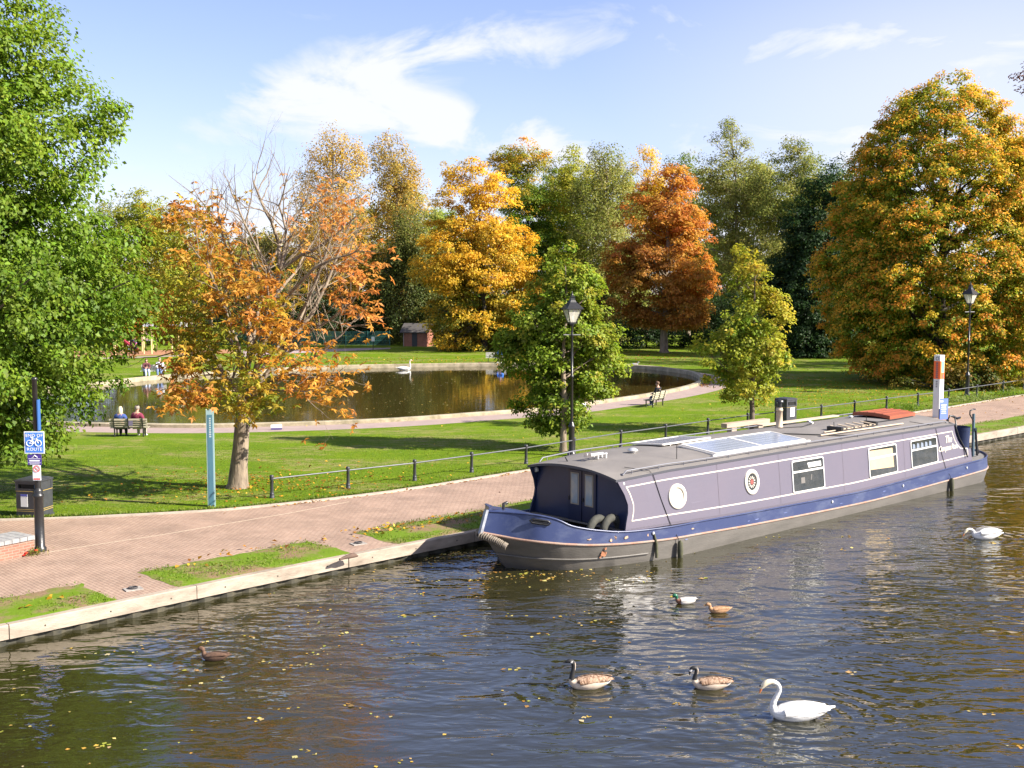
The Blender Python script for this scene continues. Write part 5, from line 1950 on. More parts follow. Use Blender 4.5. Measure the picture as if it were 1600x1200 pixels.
def build_monoliths():
    # tall blue sign beside the chestnut
    b = at(331, 791)
    root = empty('sign_monolith', (b.x, b.y, 0), math.radians(10), 'tall slim pale blue sign monolith on the lawn beside the chestnut trunk', 'sign')
    MB().box((0, 0, 1.6), (.24, .20, 3.3)).build('frame', mat('monolith_edge', (.22, .33, .34), .5), root)
    p = MB()
    p.box((0, -.104, 1.55), (.16, .012, 3.05))
    po = p.build('panel', mat('monolith_blue', (.05, .13, .175), .35, (.065, .155, .2), 1.5, .4), root)
    MB().box((0, 0, 3.255), (.245, .205, .02)).build('cap', mat('monolith_cap', (.6, .6, .5), .6), root)
    rg = random.Random(4)
    m = MB()
    for k in range(9):
        m.box((.005, -.112, 2.95 - k * .075), (.05 + rg.random() * .02, .004, .045))
    m.build('lettering', mat('monolith_text', (.35, .42, .42), .6), po)
    # white and orange information pillar
    b = at(1465, 652)
    root = empty('information_pillar', (b.x, b.y, 0), math.radians(38), 'white information pillar with orange bands beyond the boat stern', 'sign')
    w = .195
    MB().box((0, 0, 1.72), (w * 2, w * 2, 3.44)).build('shaft', mat('pillar_white', (.68, .68, .66), .5, (.6, .6, .6), 1, .3), root)
    o = MB()
    o.box((0, -w - .003, 2.62), (w * 2 + .006, .012, .98))
    o.box((-w - .003, 0, 2.62), (.012, w * 2 + .006, .98))
    ob = o.build('orange_band', mat('pillar_orange', (.80, .13, .025), .5), root)
    g = MB()
    g.box((.03, -w - .014, 2.78), (.26, .008, .62))
    g.build('green_map', mat('pillar_green', (.16, .50, .32), .5), ob)
    g = MB()
    for k in range(8):
        g.box((-w - .013, .0, 3.0 - k * .11), (.006, .12, .07))
    g.box((.08, -w - .016, 2.28), (.08, .006, .2))
    for k in range(4):
        g.box((-w - .006, 0, 2.0 - k * .1), (.006, .10, .05))
    g.build('lettering', mat('pillar_text', (.14, .12, .16), .6), ob)
    g = MB()
    for c, ax in (((-w - .004, 0, 3.25), 0), ((.0, -w - .004, 3.25), 1)):
        pts = []
        for a in np.linspace(0, 2 * PI, 17):
            q = .085
            pts.append((c[0], c[1] + q * math.cos(a), c[2] + q * math.sin(a)) if ax == 0 else (c[0] + q * math.cos(a), c[1], c[2] + q * math.sin(a)))
        g.tube(pts, .018, 5, cap=False)
    g.build('emblem', mat('emblem_grey', (.18, .18, .2), .6), root)
    # blue notice board before it
    q = at(1474, 660)
    nb = empty('notice_board', (q.x, q.y, 0), math.radians(18), 'small blue notice board standing in front of the information pillar', 'notice board')
    MB().box((0, 0, .72), (.50, .03, 1.1)).build('board', mat('notice_board_blue', (.13, .2, .62), .5), nb)
    m = MB()
    m.box((-.16, -.018, 1.13), (.18, .006, .09))
    for k, wd in enumerate((.36, .30, .34, .26, .32)):
        m.box((-.02, -.018, .93 - k * .11), (wd, .006, .035))
    m.build('lettering', MATS['sign_white'], nb)
    for sx in (-1, 1):
        MB().box((sx * .25, .03, .35), (.05, .05, .75)).build('leg', M_BLACK, nb)


def slat_bench(base, rz, col, dark, L=1.8, back=True):
    root = empty('park_bench', base, rz)
    # local: sits facing +Y, back at -Y
    m = MB()
    for k in range(5):
        m.box((0, -.10 + k * .105, .44), (L, .085, .035))
    m.build('seat', col, root)
    if back:
        m = MB()
        for k in range(4):
            m.box((0, -.20 - k * .032, .54 + k * .105), (L, .03, .09), M4=Matrix.Rotation(-.2, 3, 'X'))
        m.build('backrest', col, root)
    for x in (-L * .38, 0, L * .38):
        m = MB()
        if back:
            m.bar((x, -.20, .40), (x, -.345, .93), .05, .035)
        m.bar((x, -.24, .40), (x, .34, .40), .05, .04)
        m.build('support', dark, root)
    for x in (-L * .38, L * .38):
        for y in (-.16, .28):
            MB().bar((x, y, 0), (x, y, .4), .055, .055).build('leg', dark, root)
    return root


M_OAK = mat('bench_oak', (.36, .33, .24), .85, (.25, .22, .15), 5, .4, .3, 20, stretch=(.3, 2, 2))
M_STEEL = mat('bench_steel', (.025, .024, .024), .5)
M_PALEWOOD = mat('bench_pale', (.58, .55, .5), .8, (.48, .45, .4), 4, .4)


def build_benches():
    out = {}
    p = at(203, 682)
    a = slat_bench((p.x, p.y, 0), math.radians(4), M_OAK, M_STEEL, 1.78)
    tag(a, 'slatted wooden park bench on the pond path with two people seated, backs turned', 'bench', 'park benches')
    out['near'] = a
    MB().box((.13, -.32, .73), (.2, .012, .34), M4=Matrix.Rotation(-.2, 3, 'X')).build('hung_coat', mat('coat_purple', (.10, .085, .13), .9), a)
    p = at(1024, 635)
    b = copy_tree(a)
    for c in list(b.children):
        if c.name.startswith('hung_coat'):
            bpy.data.objects.remove(c)
    b.location = (p.x, p.y, 0)
    b.rotation_euler = (0, 0, math.atan2(.84, .543))
    b['label'] = 'slatted wooden park bench right of the bushy young oak with one person on it'
    out['right'] = b
    p = at(240, 588)
    c = slat_bench((p.x, p.y, 0), math.radians(190), M_PALEWOOD, M_STEEL, 1.9)
    tag(c, 'pale bench across the pond at far left with a couple facing the water', 'bench', 'park benches')
    out['farleft'] = c
    p = at(775, 566)
    d = copy_tree(c)
    d.location = (p.x, p.y, 0)
    d.rotation_euler = (0, 0, math.radians(180))
    d['label'] = 'pale bench on the far pond rim under the yellow maple'
    out['far'] = d
    # plank bench beside the towpath
    q0, q1 = at(1131, 684), at(1198, 675)
    mid = (q0 + q1) / 2
    t = math.atan2(q1.y - q0.y, q1.x - q0.x)
    r = empty('plank_bench', (mid.x, mid.y, 0), t, 'backless timber beam bench beside the railing behind the boat roof', 'bench')
    ln = (q1 - q0).length
    wood = mat('sleeper_wood', (.42, .33, .26), .9, (.28, .21, .16), 3, .4, .5, 16, stretch=(.3, 2, 2))
    MB().box((0, 0, .58), (ln, .36, .2)).build('seat', wood, r)
    for x in (-ln * .32, ln * .30):
        MB().box((x, 0, .24), (.36, .3, .48)).build('leg', wood, r)
    return out


def build_planter():
    # corner of a low brick wall with grey coping, lower left
    a, b = at(-60, 890), at(54, 866)
    c = at(50, 841)
    d = (b - a).normalized()
    n = Vector((-d.y, d.x, 0))
    rz = math.atan2(d.y, d.x)
    root = empty('brick_wall', b, rz, 'low red brick wall end with grey stone coping at the left edge', 'wall')
    L = 5.0
    brick = paver_material('red_brick', (.33, .155, .105), (.27, .12, .085), (.30, .22, .17), .22, .075)
    # brick coordinates need the wall's own plane
    nt = brick.node_tree
    for q in nt.nodes:
        if q.type == 'MAPPING':
            q.inputs['Rotation'].default_value = (PI / 2, 0, 0)
    m = MB()
    m.box((-L / 2, .45, .2), (L, .9, .44))
    m.build('brickwork', brick, root)
    stone = mat('coping_grey', (.20, .20, .2), .9, (.3, .29, .28), 6, .5, .5, 16)
    k = 0
    for i in range(22):
        x0 = -i * .23
        MB().box((x0 - .115 + .01, .45, .475), (.215, .98, .11)).build('coping_stone', stone, root)
    # weeds and poppies at its foot
    w = empty('weed_clump', b + Vector((.05, -.12, 0)), 0, 'straggly weed with red poppies at the foot of the sign post', 'plant')
    rng = np.random.default_rng(2)
    n_ = 160
    pos = rng.normal(size=(n_, 3)) * np.array([.14, .1, .06]) + np.array([0, 0, .08])
    pos[:, 2] = np.abs(pos[:, 2])
    leaf_object('foliage', pos, nrm(rng.normal(size=(n_, 3)) + np.array([0, 0, .8])), nrm(rng.normal(size=(n_, 3))), rng.uniform(.06, .16, n_), rng.uniform(.015, .03, n_), mixcols(rng, n_, [(.2, .22, .03), (.3, .25, .06), (.12, .16, .02)]), LEAF, w)
    fl = MB()
    for x, y, z in ((-.22, -.16, .04), (-.18, -.12, .09), (.05, -.02, .14)):
        fl.ell((x, y, z), (.05, .05, .025), 8, 5)
    fl.build('flower', mat('poppy_red', (.75, .03, .02), .6), w)


def build_shed():
    a, b = at(629, 541.5), at(668, 541.5)
    w = (b - a).length
    mid = (a + b) / 2
    root = empty('brick_hut', (mid.x, mid.y, 0), math.radians(-14), 'small red brick hut with dark pitched roof beyond the pond', 'hut')
    brick = paver_material('hut_brick', (.36, .13, .085), (.29, .10, .07), (.3, .2, .15), .25, .09)
    for q in brick.node_tree.nodes:
        if q.type == 'MAPPING':
            q.inputs['Rotation'].default_value = (PI / 2, 0, 0)
    h = 1.75
    D = 2.4
    m = MB()
    m.box((0, D / 2, h / 2), (w, D, h))
    ridge = h + .85
    for s in (-1, 1):
        m.add([(s * w / 2, 0, h), (s * w / 2, D, h), (s * w / 2, D / 2, ridge - .05)], [(0, 1, 2)])
    m.build('wall', brick, root)
    m = MB()
    o = .3
    rows_f = [[(-w / 2 - o, -.35, h - .08), (w / 2 + o, -.35, h - .08)], [(-w / 2 - o, D / 2, ridge + .05), (w / 2 + o, D / 2, ridge + .05)], [(-w / 2 - o, D + .35, h - .08), (w / 2 + o, D + .35, h - .08)]]
    m.grid(rows_f, 0, False)
    m.grid([[(x, y, z - .1) for x, y, z in r] for r in rows_f], 0, False)
    for r in (0, 2):
        m.grid([rows_f[r], [(x, y, z - .1) for x, y, z in rows_f[r]]], 0, False)
    for j in (0, 1):
        m.grid([[r[j] for r in rows_f], [(r[j][0], r[j][1], r[j][2] - .1) for r in rows_f]], 0, False)
    m.build('roof', mat('hut_tiles', (.055, .05, .048), .9, (.09, .08, .075), 3, .4, .6, 8, stretch=(1, 3, 3)), root)
    MB().box((-.05, -.015, .82), (.62, .05, 1.62)).build('door', mat('hut_door', (.035, .036, .04), .7), root)
    MB().box((-.05, -.02, 1.68), (.75, .06, .07)).build('lintel', mat('lintel', (.5, .46, .4), .8), root)
    MB().tube([(-w / 2 + .08, -.06, 0), (-w / 2 + .08, -.06, h)], .035, 6).build('downpipe', mat('pipe_pale', (.4, .38, .34), .7), root)


def build_green_fence():
    a, b = atY(300, 541, 138), atY(609, 541, 138)
    L = b.x - a.x
    root = empty('mesh_fence', (a.x, 138, 0), 0, 'green wire mesh fence panels left of the brick hut', 'fence')
    gm = mat('fence_green', (.02, .10, .085), .6)
    n = 9
    for i in range(n + 1):
        MB().box((L * i / n, 0, .85), (.09, .09, 1.75)).build('post', gm, root)
    for i in range(n):
        m = MB()
        x0, x1 = L * i / n, L * (i + 1) / n
        for x in np.arange(x0 + .1, x1, .11):
            m.box((x, 0, .85), (.03, .02, 1.6))
        for z in (.1, .6, 1.1, 1.62):
            m.box(((x0 + x1) / 2, 0, z), (x1 - x0, .03, .04))
        m.build('mesh_panel', gm, root)
    p = at(583, 546)
    s = empty('small_sign', (p.x, p.y, 0), 0, 'small white notice on a short post in front of the green fence', 'sign')
    MB().box((0, 0, .55), (.07, .07, 1.1)).build('post', M_BLACK, s)
    MB().box((0, -.05, 1.15), (.36, .03, .5)).build('plate', mat('notice_pale', (.62, .66, .6), .6), s)
    m = MB()
    pts = [at(u, v, .005) for u, v in ((380, 557), (440, 553), (500, 550), (560, 547.5), (610, 545))]
    pt2 = [at(u, v, .005) for u, v in ((380, 548), (440, 547), (500, 545.5), (560, 544), (610, 543.5))]
    m.grid([pts, pt2], 0, False)
    tag(m.build('park_path', mat('path_pinkish', (.36, .27, .27), .95, (.3, .23, .23), .8, .4)), kind='structure')


build_lamps()
build_fence()
build_bins()
build_sign_post()
build_monoliths()
BENCHES = build_benches()
build_planter()
build_shed()
build_green_fence()

# ------------------------------------------------------------------ people
def skin_mesh(name, joints, edges, root_i, mats, parent=None, levels=2, smooth=True):
    """joints: (x,y,z,r) ; one continuous tapering surface grown over connected edges"""
    me = bpy.data.meshes.new(name)
    me.from_pydata([j[:3] for j in joints], edges, [])
    o = bpy.data.objects.new(name, me)
    COL.objects.link(o)
    sk = o.modifiers.new('skin', 'SKIN')
    sk.use_smooth_shade = smooth
    sv = me.skin_vertices[0].data
    for i, j in enumerate(joints):
        r = j[3]
        sv[i].radius = (r, r) if not isinstance(r, tuple) else r
        sv[i].use_root = (i == root_i)
    sub = o.modifiers.new('sub', 'SUBSURF')
    sub.levels = levels
    sub.render_levels = levels
    dg = bpy.context.evaluated_depsgraph_get()
    m2 = bpy.data.meshes.new_from_object(o.evaluated_get(dg))
    m2.name = name
    bpy.data.objects.remove(o)
    bpy.data.meshes.remove(me)
    m2.materials.clear()
    for q in (mats if isinstance(mats, list) else [mats]):
        m2.materials.append(q)
    return link(name, m2, parent)


SKIN = mat('skin', (.46, .27, .19), .55, (.42, .23, .16), 8, .5)


def person(loc, rz, label, top, legs, hair, shoe, pose='sit', lean=0.05, hairlen=.0, sc=1.0, bald=False, headtilt=0.0, knee=.0, group='people in the park'):
    root = empty('person', loc, rz, label, 'person', group)
    root.scale = (sc, sc, sc)
    J, E, names = [], [], {}

    def j(n, x, y, z, r, parent=None):
        names[n] = len(J)
        J.append((x, y, z, r))
        if parent is not None:
            E.append((names[parent], names[n]))
    if pose == 'sit':
        hip, ch = .52, lean
        j('pel', 0, 0, hip, .13)
        j('waist', 0, -.03 + ch * .3, hip + .2, .125, 'pel')
        j('chest', 0, -.05 + ch * .7, hip + .40, .14, 'waist')
        j('collar', 0, -.04 + ch, hip + .53, .085, 'chest')
        hz, hy = hip + .53, -.04 + ch
        for s, n in ((-1, 'l'), (1, 'r')):
            j('hip' + n, s * .10, .06, hip - .01, .10, 'pel')
            j('knee' + n, s * (.12 + knee), .46, hip + .0, .068, 'hip' + n)
            j('calf' + n, s * (.12 + knee), .47, hip - .22, .058, 'knee' + n)
            j('ank' + n, s * (.12 + knee), .45, .09, .042, 'calf' + n)
            j('toe' + n, s * (.14 + knee), .60, .04, .038, 'ank' + n)
            j('sh' + n, s * .19, hy - .01, hz - .05, .068, 'collar')
            j('elb' + n, s * .25, hy + .06, hz - .32, .048, 'sh' + n)
            j('wri' + n, s * .12, hy + .28, hz - .36, .034, 'elb' + n)
    else:
        hip = .92
        j('pel', 0, 0, hip, .13)
        j('waist', 0, 0, hip + .2, .12, 'pel')
        j('chest', 0, lean * .6, hip + .40, .14, 'waist')
        j('collar', 0, lean, hip + .54, .085, 'chest')
        hz, hy = hip + .54, lean
        for s, n in ((-1, 'l'), (1, 'r')):
            j('hip' + n, s * .10, 0, hip - .08, .10, 'pel')
            j('knee' + n, s * .11, .03 + s * .06, .48, .065, 'hip' + n)
            j('calf' + n, s * .115, s * .04 - .01, .33, .058, 'knee' + n)
            j('ank' + n, s * .12, s * .03 - .03, .09, .042, 'calf' + n)
            j('toe' + n, s * .14, s * .03 + .12, .04, .038, 'ank' + n)
            j('sh' + n, s * .19, hy, hz - .05, .068, 'collar')
            j('elb' + n, s * .25, hy - .02, hz - .33, .048, 'sh' + n)
            j('wri' + n, s * .22, hy + .14, hz - .55, .034, 'elb' + n)
    # neck, head with jaw and crown, hands with fingers and thumb
    j('neck', 0, hy + .01, hz + .06, .055, 'collar')
    j('jaw', 0, hy + .045 + headtilt, hz + .14, .072, 'neck')
    j('skull', 0, hy + .03 + headtilt, hz + .215, .092, 'jaw')
    j('crown', 0, hy + .02 + headtilt, hz + .285, .062, 'skull')
    j('nose', 0, hy + .14 + headtilt, hz + .185, .016, 'jaw')
    for s, n in ((-1, 'l'), (1, 'r')):
        w = J[names['wri' + n]]
        d = (0, .08, -.02) if pose == 'sit' else (0, .02, -.08)
        j('palm' + n, w[0], w[1] + d[1], w[2] + d[2], .036, 'wri' + n)
        for k in range(4):
            o = (k - 1.5) * .017
            ln = (.07, .085, .08, .062)[k]
            j('f%d%s' % (k, n), w[0] + o, w[1] + d[1] + (ln if pose == 'sit' else .02), w[2] + d[2] - (.025 if pose == 'sit' else ln), .0095, 'palm' + n)
        j('th' + n, w[0] - s * .045, w[1] + d[1] + .02, w[2] + d[2] - .01, .011, 'palm' + n)
    skin_mesh('body', J, E, 0, SKIN, root, 1)

    def garment(name, keys, grow, m, cut={}):
        idx = {}
        jj, ee = [], []
        for k in keys:
            q = J[names[k]]
            idx[names[k]] = len(jj)
            jj.append((*q[:3], q[3] + grow) if k != 'neck' else (q[0], q[1] - .01, q[2] - .035, .068))
        for a, b in E:
            if a in idx and b in idx:
                ee.append((idx[a], idx[b]))
        return skin_mesh(name, jj, ee, 0, m, root, 1)
    arms = [k + n for n in 'lr' for k in ('sh', 'elb', 'wri')]
    garment('jacket', ['waist', 'chest', 'collar', 'neck'] + arms, .034, top)
    garment('trousers', ['pel'] + [k + n for n in 'lr' for k in ('hip', 'knee', 'calf', 'ank')], .022, legs)
    for n in 'lr':
        a, t = J[names['ank' + n]], J[names['toe' + n]]
        m = MB()
        m.tube([(a[0], a[1] - .04, .045), (a[0], a[1] + .03, .06), ((a[0] + t[0]) / 2, (a[1] + t[1]) / 2, .055), (t[0], t[1] + .02, .04)], [.045, .055, .05, .035], 8)
        m.build('shoe', shoe, root)
    # hair cap, open at the face
    c = J[names['skull']]
    m = MB()
    rows = []
    for i in range(9):
        a = -.35 + (PI / 2 + .35) * i / 8
        row = []
        for k in range(18):
            b = 2 * PI * k / 18
            r = .108
            x, y, z = r * math.cos(a) * math.sin(b), r * 1.12 * math.cos(a) * math.cos(b), r * 1.12 * math.sin(a)
            front = max(0, math.cos(b))
            z += .075 * front * (1 - i / 8.0)
            z -= (hairlen * (1 - front) * (1 - i / 8.0) ** 2)
            if front > 0:
                y -= .02 * front
            row.append((c[0] + x, c[1] + y - .012, c[2] + z + .015))
        rows.append(row)
    if bald:
        rows = rows[:6]
    m.grid(rows, 0, True, True)
    m.build('hair', hair, root)
    return root


def build_people():
    navy = mat('cloth_navy', (.03, .06, .20), .9, (.04, .075, .24), 6, .5)
    maroon = mat('cloth_maroon', (.19, .02, .055), .9, (.15, .018, .045), 6, .5)
    black = mat('cloth_black', (.012, .012, .015), .9)
    khaki = mat('cloth_stone', (.42, .36, .27), .9)
    jeans = mat('cloth_jeans', (.12, .18, .34), .9, (.16, .22, .4), 8, .5)
    pale = mat('cloth_pale', (.55, .55, .58), .9)
    white = mat('cloth_white', (.75, .75, .76), .9)
    darkred = mat('cloth_dark_red', (.10, .03, .035), .9)
    blue = mat('cloth_blue', (.06, .22, .75), .9)
    green = mat('cloth_green', (.12, .2, .09), .9)
    blond = mat('hair_blond', (.62, .50, .30), .7)
    brown = mat('hair_brown', (.10, .05, .025), .7)
    grey = mat('hair_grey', (.22, .18, .15), .7)
    sh_w = mat('shoe_white', (.62, .6, .57), .7)
    sh_b = mat('shoe_black', (.02, .02, .02), .6)

    def seat(bench, x, y=.0):
        return bench.matrix_world @ Vector((x, y, -.045))
    bpy.context.view_layer.update()
    b = BENCHES['near']
    r = b.rotation_euler.z
    person(seat(b, -.42, -.02), r, 'person with long blond hair and navy jacket seated on the near bench', navy, black, blond, sh_b, 'sit', .02, .15, 1.08)
    person(seat(b, .38, -.02), r - .15, 'person in maroon top with stone trousers seated on the near bench', maroon, khaki, grey, sh_w, 'sit', .02, .0, 1.12, bald=True, knee=.03)
    b = BENCHES['right']
    person(seat(b, .62, .06), b.rotation_euler.z, 'person in black jacket and dark jeans on the bench right of the young oak', black, mat('cloth_dark_jeans', (.03, .05, .12), .9), brown, sh_w, 'sit', .12, .0, 1.08)
    b = BENCHES['farleft']
    person(seat(b, .55), b.rotation_euler.z + .3, 'person in dark red jacket and pale jeans slouching on the pale bench', darkred, mat('cloth_pale_jeans', (.42, .48, .62), .9), brown, sh_w, 'sit', .15, .1, 1.05)
    person(seat(b, -.50), b.rotation_euler.z, 'person in pale grey jumper and blue jeans leaning forward on the pale bench', pale, jeans, grey, sh_b, 'sit', .12, .0, 1.1)
    b = BENCHES['far']
    person(seat(b, -.50), b.rotation_euler.z - .3, 'person in bright blue coat bending forward on the far white bench', blue, mat('cloth_brown', (.10, .08, .06), .9), mat('hair_red', (.25, .05, .04), .7), sh_w, 'sit', .34, .05, 1.1)
    q = at(212, 553)
    person((q.x, q.y, 0), 2.4, 'person in blue and red top standing by the playground swings', mat('cloth_mixed', (.12, .2, .45), .9, (.5, .08, .12), 3, .8), black, brown, sh_b, 'stand', .05, .05, 1.0)
    q = at(207, 553)
    person((q.x, q.y + .2, 0), 2.9, 'person in dark clothes standing beside the one in blue by the swings', mat('cloth_charcoal', (.04, .035, .04), .9), black, grey, sh_b, 'stand', .02, .05, 1.0)
    q = at(202, 549)
    person((q.x, q.y, 0), -2.6, 'person in white top near the red slide', white, jeans, blond, sh_w, 'stand', .02, .1, .62)
    # bags by the bench sitters
    b = BENCHES['right']
    p = seat(b, .78, .30)
    m = MB()
    m.ell((0, 0, .18), (.17, .12, .2), 10, 7)
    m.tube([(-.1, 0, .33), (-.05, 0, .45), (.05, 0, .45), (.1, 0, .33)], .014, 5)
    o = m.build('handbag', mat('bag_blue', (.03, .05, .16), .7))
    o.location = p + Vector((0, 0, .5))
    tag(o, 'dark blue bag on the lap of the person on the right bench', 'bag')
    b = BENCHES['far']
    m = MB()
    m.box((0, 0, .13), (.4, .2, .26))
    m.tube([(-.1, 0, .26), (-.06, 0, .36), (.06, 0, .36), (.1, 0, .26)], .014, 5)
    o = m.build('bag', mat('bag_dark', (.03, .03, .05), .8))
    o.location = seat(b, .05, .02) + Vector((0, 0, .5))
    tag(o, 'dark bag standing on the seat of the far white bench', 'bag')


build_people()


# ------------------------------------------------------------------ water birds
def bird(name, loc, rz, label, sections, mats, zone, group=None, parts=None, cat='bird', sc=1.0):
    """sections along a curve in the x-z plane: (x, z, half width, half height)"""
    root = empty(name, loc, rz, label, cat, group)
    root.scale = (sc, sc, sc)
    P = [np.array(q, float) for q in sections]
    dense = []
    for i in range(len(P) - 1):
        a, b, c, d = P[max(i - 1, 0)], P[i], P[i + 1], P[min(i + 2, len(P) - 1)]
        for jj in range(4):
            t = jj / 4
            dense.append(.5 * (2 * b + (c - a) * t + (2 * a - 5 * b + 4 * c - d) * t * t + (3 * b - a - 3 * c + d) * t ** 3))
    dense.append(P[-1])
    n = 16
    rows = []
    for i, q in enumerate(dense):
        a, b = dense[max(i - 1, 0)], dense[min(i + 1, len(dense) - 1)]
        tx, tz = b[0] - a[0], b[1] - a[1]
        ln = math.hypot(tx, tz) or 1
        nx, nz = -tz / ln, tx / ln
        rw, rh = max(q[2], .003), max(q[3], .003)
        rows.append([(q[0] + nx * rh * math.sin(2 * PI * k / n), rw * math.cos(2 * PI * k / n), q[1] + nz * rh * math.sin(2 * PI * k / n)) for k in range(n)])
    m = MB()
    for i in range(len(rows) - 1):
        fr = i / (len(rows) - 1)
        for k in range(n):
            k2 = (k + 1) % n
            quad = [rows[i][k], rows[i][k2], rows[i + 1][k2], rows[i + 1][k]]
            c = np.mean(np.array(quad), axis=0)
            m.f.append((i * n + k, i * n + k2, (i + 1) * n + k2, (i + 1) * n + k))
            m.m.append(zone(c[0], c[1], c[2], fr))
            m.sm.append(True)
    m.v = [p for r in rows for p in r]
    b0 = len(m.f)
    m.f.append(tuple(range(n - 1, -1, -1)))
    m.f.append(tuple(range(len(m.v) - n, len(m.v))))
    m.m += [m.m[0], m.m[b0 - 1]]
    m.sm += [True, True]
    m.build('body', mats, root)
    for nm, fn, mt in (parts or []):
        mm = MB()
        fn(mm)
        mm.build(nm, mt, root)
    return root


def wing(s, x0, x1, z, w, y, droop=.0, th=.03):
    """folded wing: a long curved leaf shape lying along the flank"""
    def f(m):
        top, bot = [], []
        for i in range(13):
            t = i / 12
            x = x0 + (x1 - x0) * t
            h = w * math.sin(PI * min(1, t * .92 + .08)) ** .55 * (1 - .45 * t)
            zc = z - droop * (1 - t) + .03 * t
            rowt = []
            for k in range(7):
                a = -1 + 2 * k / 6
                rowt.append((x, s * (y * (1 - .38 * t * t) * (1 - .16 * max(0, a) ** 2 * 2) + th * (1 - a * a)), zc + h * a))
            top.append(rowt)
        m.grid(top, 0, True)
        m.grid([[(p[0], p[1] - s * .02, p[2]) for p in r] for r in top], 0, True)
        for j in (0, -1):
            m.grid([[r[j] for r in top], [(r[j][0], r[j][1] - s * .02, r[j][2]) for r in top]], 0, True)
    return f


def build_birds():
    white = mat('swan_white', (.70, .69, .67), .8, (.52, .50, .47), 9, .45, .9, 16, stretch=(.35, 1, 1.6))
    cream = mat('swan_head', (.72, .62, .44), .8)
    orange = mat('bill_orange', (.62, .20, .06), .5)
    bk = mat('bill_black', (.012, .012, .012), .5)
    # swan facing +x ; s-neck. body length about 1 m
    body = [(-.72, .20, .02, .012), (-.60, .18, .10, .05), (-.42, .16, .20, .13), (-.15, .13, .27, .19), (.12, .10, .27, .19), (.32, .10, .20, .155), (.44, .14, .12, .11), (.48, .22, .075, .072)]

    def sw_zone(x, y, z, f):
        return 0

    def bill(px, pz, ang, ln=.115):
        def f(m):
            c, s = math.cos(ang), math.sin(ang)
            m.tube([(px, 0, pz), (px + c * ln * .5, 0, pz + s * ln * .5 - .004), (px + c * ln, 0, pz + s * ln)], [.030, .022, .010], 8)
        return f

    def knob(px, pz):
        def f(m):
            m.ell((px, 0, pz), (.022, .018, .02), 8, 6)
            for s in (-1, 1):
                m.ell((px - .045, s * .034, pz - .004), (.028, .006, .012), 6, 4)
        return f

    def tailf(m):
        m.grid([[(-.62, -.09, .19), (-.62, 0, .22), (-.62, .09, .19)], [(-.76, -.04, .21), (-.77, 0, .23), (-.76, .04, .21)]], 0, True)
        m.grid([[(-.62, -.09, .18), (-.62, 0, .16), (-.62, .09, .18)], [(-.76, -.04, .20), (-.77, 0, .21), (-.76, .04, .20)]], 0, True)

    wings = [('wing', wing(1, .30, -.62, .175, .145, .232, .03, .045), white), ('wing', wing(-1, .30, -.62, .175, .145, .232, .03, .045), white), ('tail', tailf, white)]
    # 1 large swan, curved neck, bill pointing down
    n1 = [(.47, .33, .058, .058), (.40, .47, .05, .05), (.36, .58, .046, .046), (.40, .68, .045, .047), (.50, .735, .045, .05), (.60, .725, .052, .056), (.67, .68, .05, .052), (.72, .62, .034, .034), (.735, .60, .024, .024)]
    p = at(1245, 1121, WATER)
    b1 = bird('swan', (p.x, p.y, WATER), PI + .06, 'large white swan with arched neck swimming closest to the viewer', body + n1, [white, cream], lambda x, y, z, f: 1 if (z > .60 and x > .48) else 0, 'swans',
              wings + [('bill', bill(.72, .62, -1.25), orange), ('bill_knob', knob(.745, .655), bk)], sc=.92)
    # 2 swan feeding, head low
    n2 = [(.50, .30, .058, .06), (.58, .36, .05, .055), (.68, .38, .048, .05), (.77, .34, .052, .055), (.83, .27, .046, .048), (.87, .21, .032, .032), (.88, .19, .024, .024)]
    p = at(1539, 841, WATER)
    bird('swan', (p.x, p.y, WATER), PI + .1, 'white swan with raised wings and head lowered to the water behind the boat stern', body + n2, [white, cream], lambda x, y, z, f: 1 if (x > .74) else 0, 'swans',
         [('wing', wing(1, .30, -.62, .30, .19, .23, .04, .07), white), ('wing', wing(-1, .30, -.62, .30, .19, .23, .04, .07), white), ('tail', tailf, white), ('bill', bill(.875, .2, -1.2), orange), ('bill_knob', knob(.89, .235), bk)], sc=.78)
    # 3 swan on the pond, neck upright
    n3 = [(.50, .36, .055, .055), (.47, .52, .045, .045), (.46, .68, .042, .042), (.48, .80, .044, .048), (.55, .845, .05, .05), (.62, .83, .045, .042), (.66, .815, .028, .028)]
    p = at(632, 578, -.12)
    bird('swan', (p.x, p.y, -.12), .05, 'white swan with upright neck on the pond before the brick hut', body + n3, [white, cream], lambda x, y, z, f: 1 if z > .8 else 0, 'swans',
         wings + [('bill', bill(.65, .815, -.25), orange), ('bill_knob', knob(.655, .845), bk)], sc=1.0)
    # Canada geese
    gb = mat('goose_brown', (.17, .09, .05), .85, (.40, .27, .18), 13, .85, .8, 22, stretch=(1.6, .6, 1.2))
    gpale = mat('goose_pale', (.58, .48, .38), .85, (.45, .35, .26), 10, .5)
    gblack = mat('goose_black', (.014, .013, .013), .6)
    gwhite = mat('goose_white', (.75, .72, .68), .8)
    gbody = [(-.56, .20, .02, .012), (-.47, .17, .07, .04), (-.33, .14, .15, .10), (-.12, .11, .205, .15), (.08, .09, .205, .15), (.24, .09, .16, .125), (.33, .12, .10, .09), (.37, .18, .062, .062)]

    def gz(x, y, z, f):
        if x < -.46:
            return 2
        if x > .30 and z > .19:
            if .585 < z < .66 and abs(y) > .018 and f > .8:
                return 3
            return 2
        if x < -.36 and z < .17:
            return 3
        if z > .145 - .05 * x and x < .27:
            return 0
        return 1

    def gbill(px, pz, ang):
        def f(m):
            c, s = math.cos(ang), math.sin(ang)
            m.tube([(px, 0, pz), (px + c * .07, 0, pz + s * .07)], [.022, .009], 7)
        return f
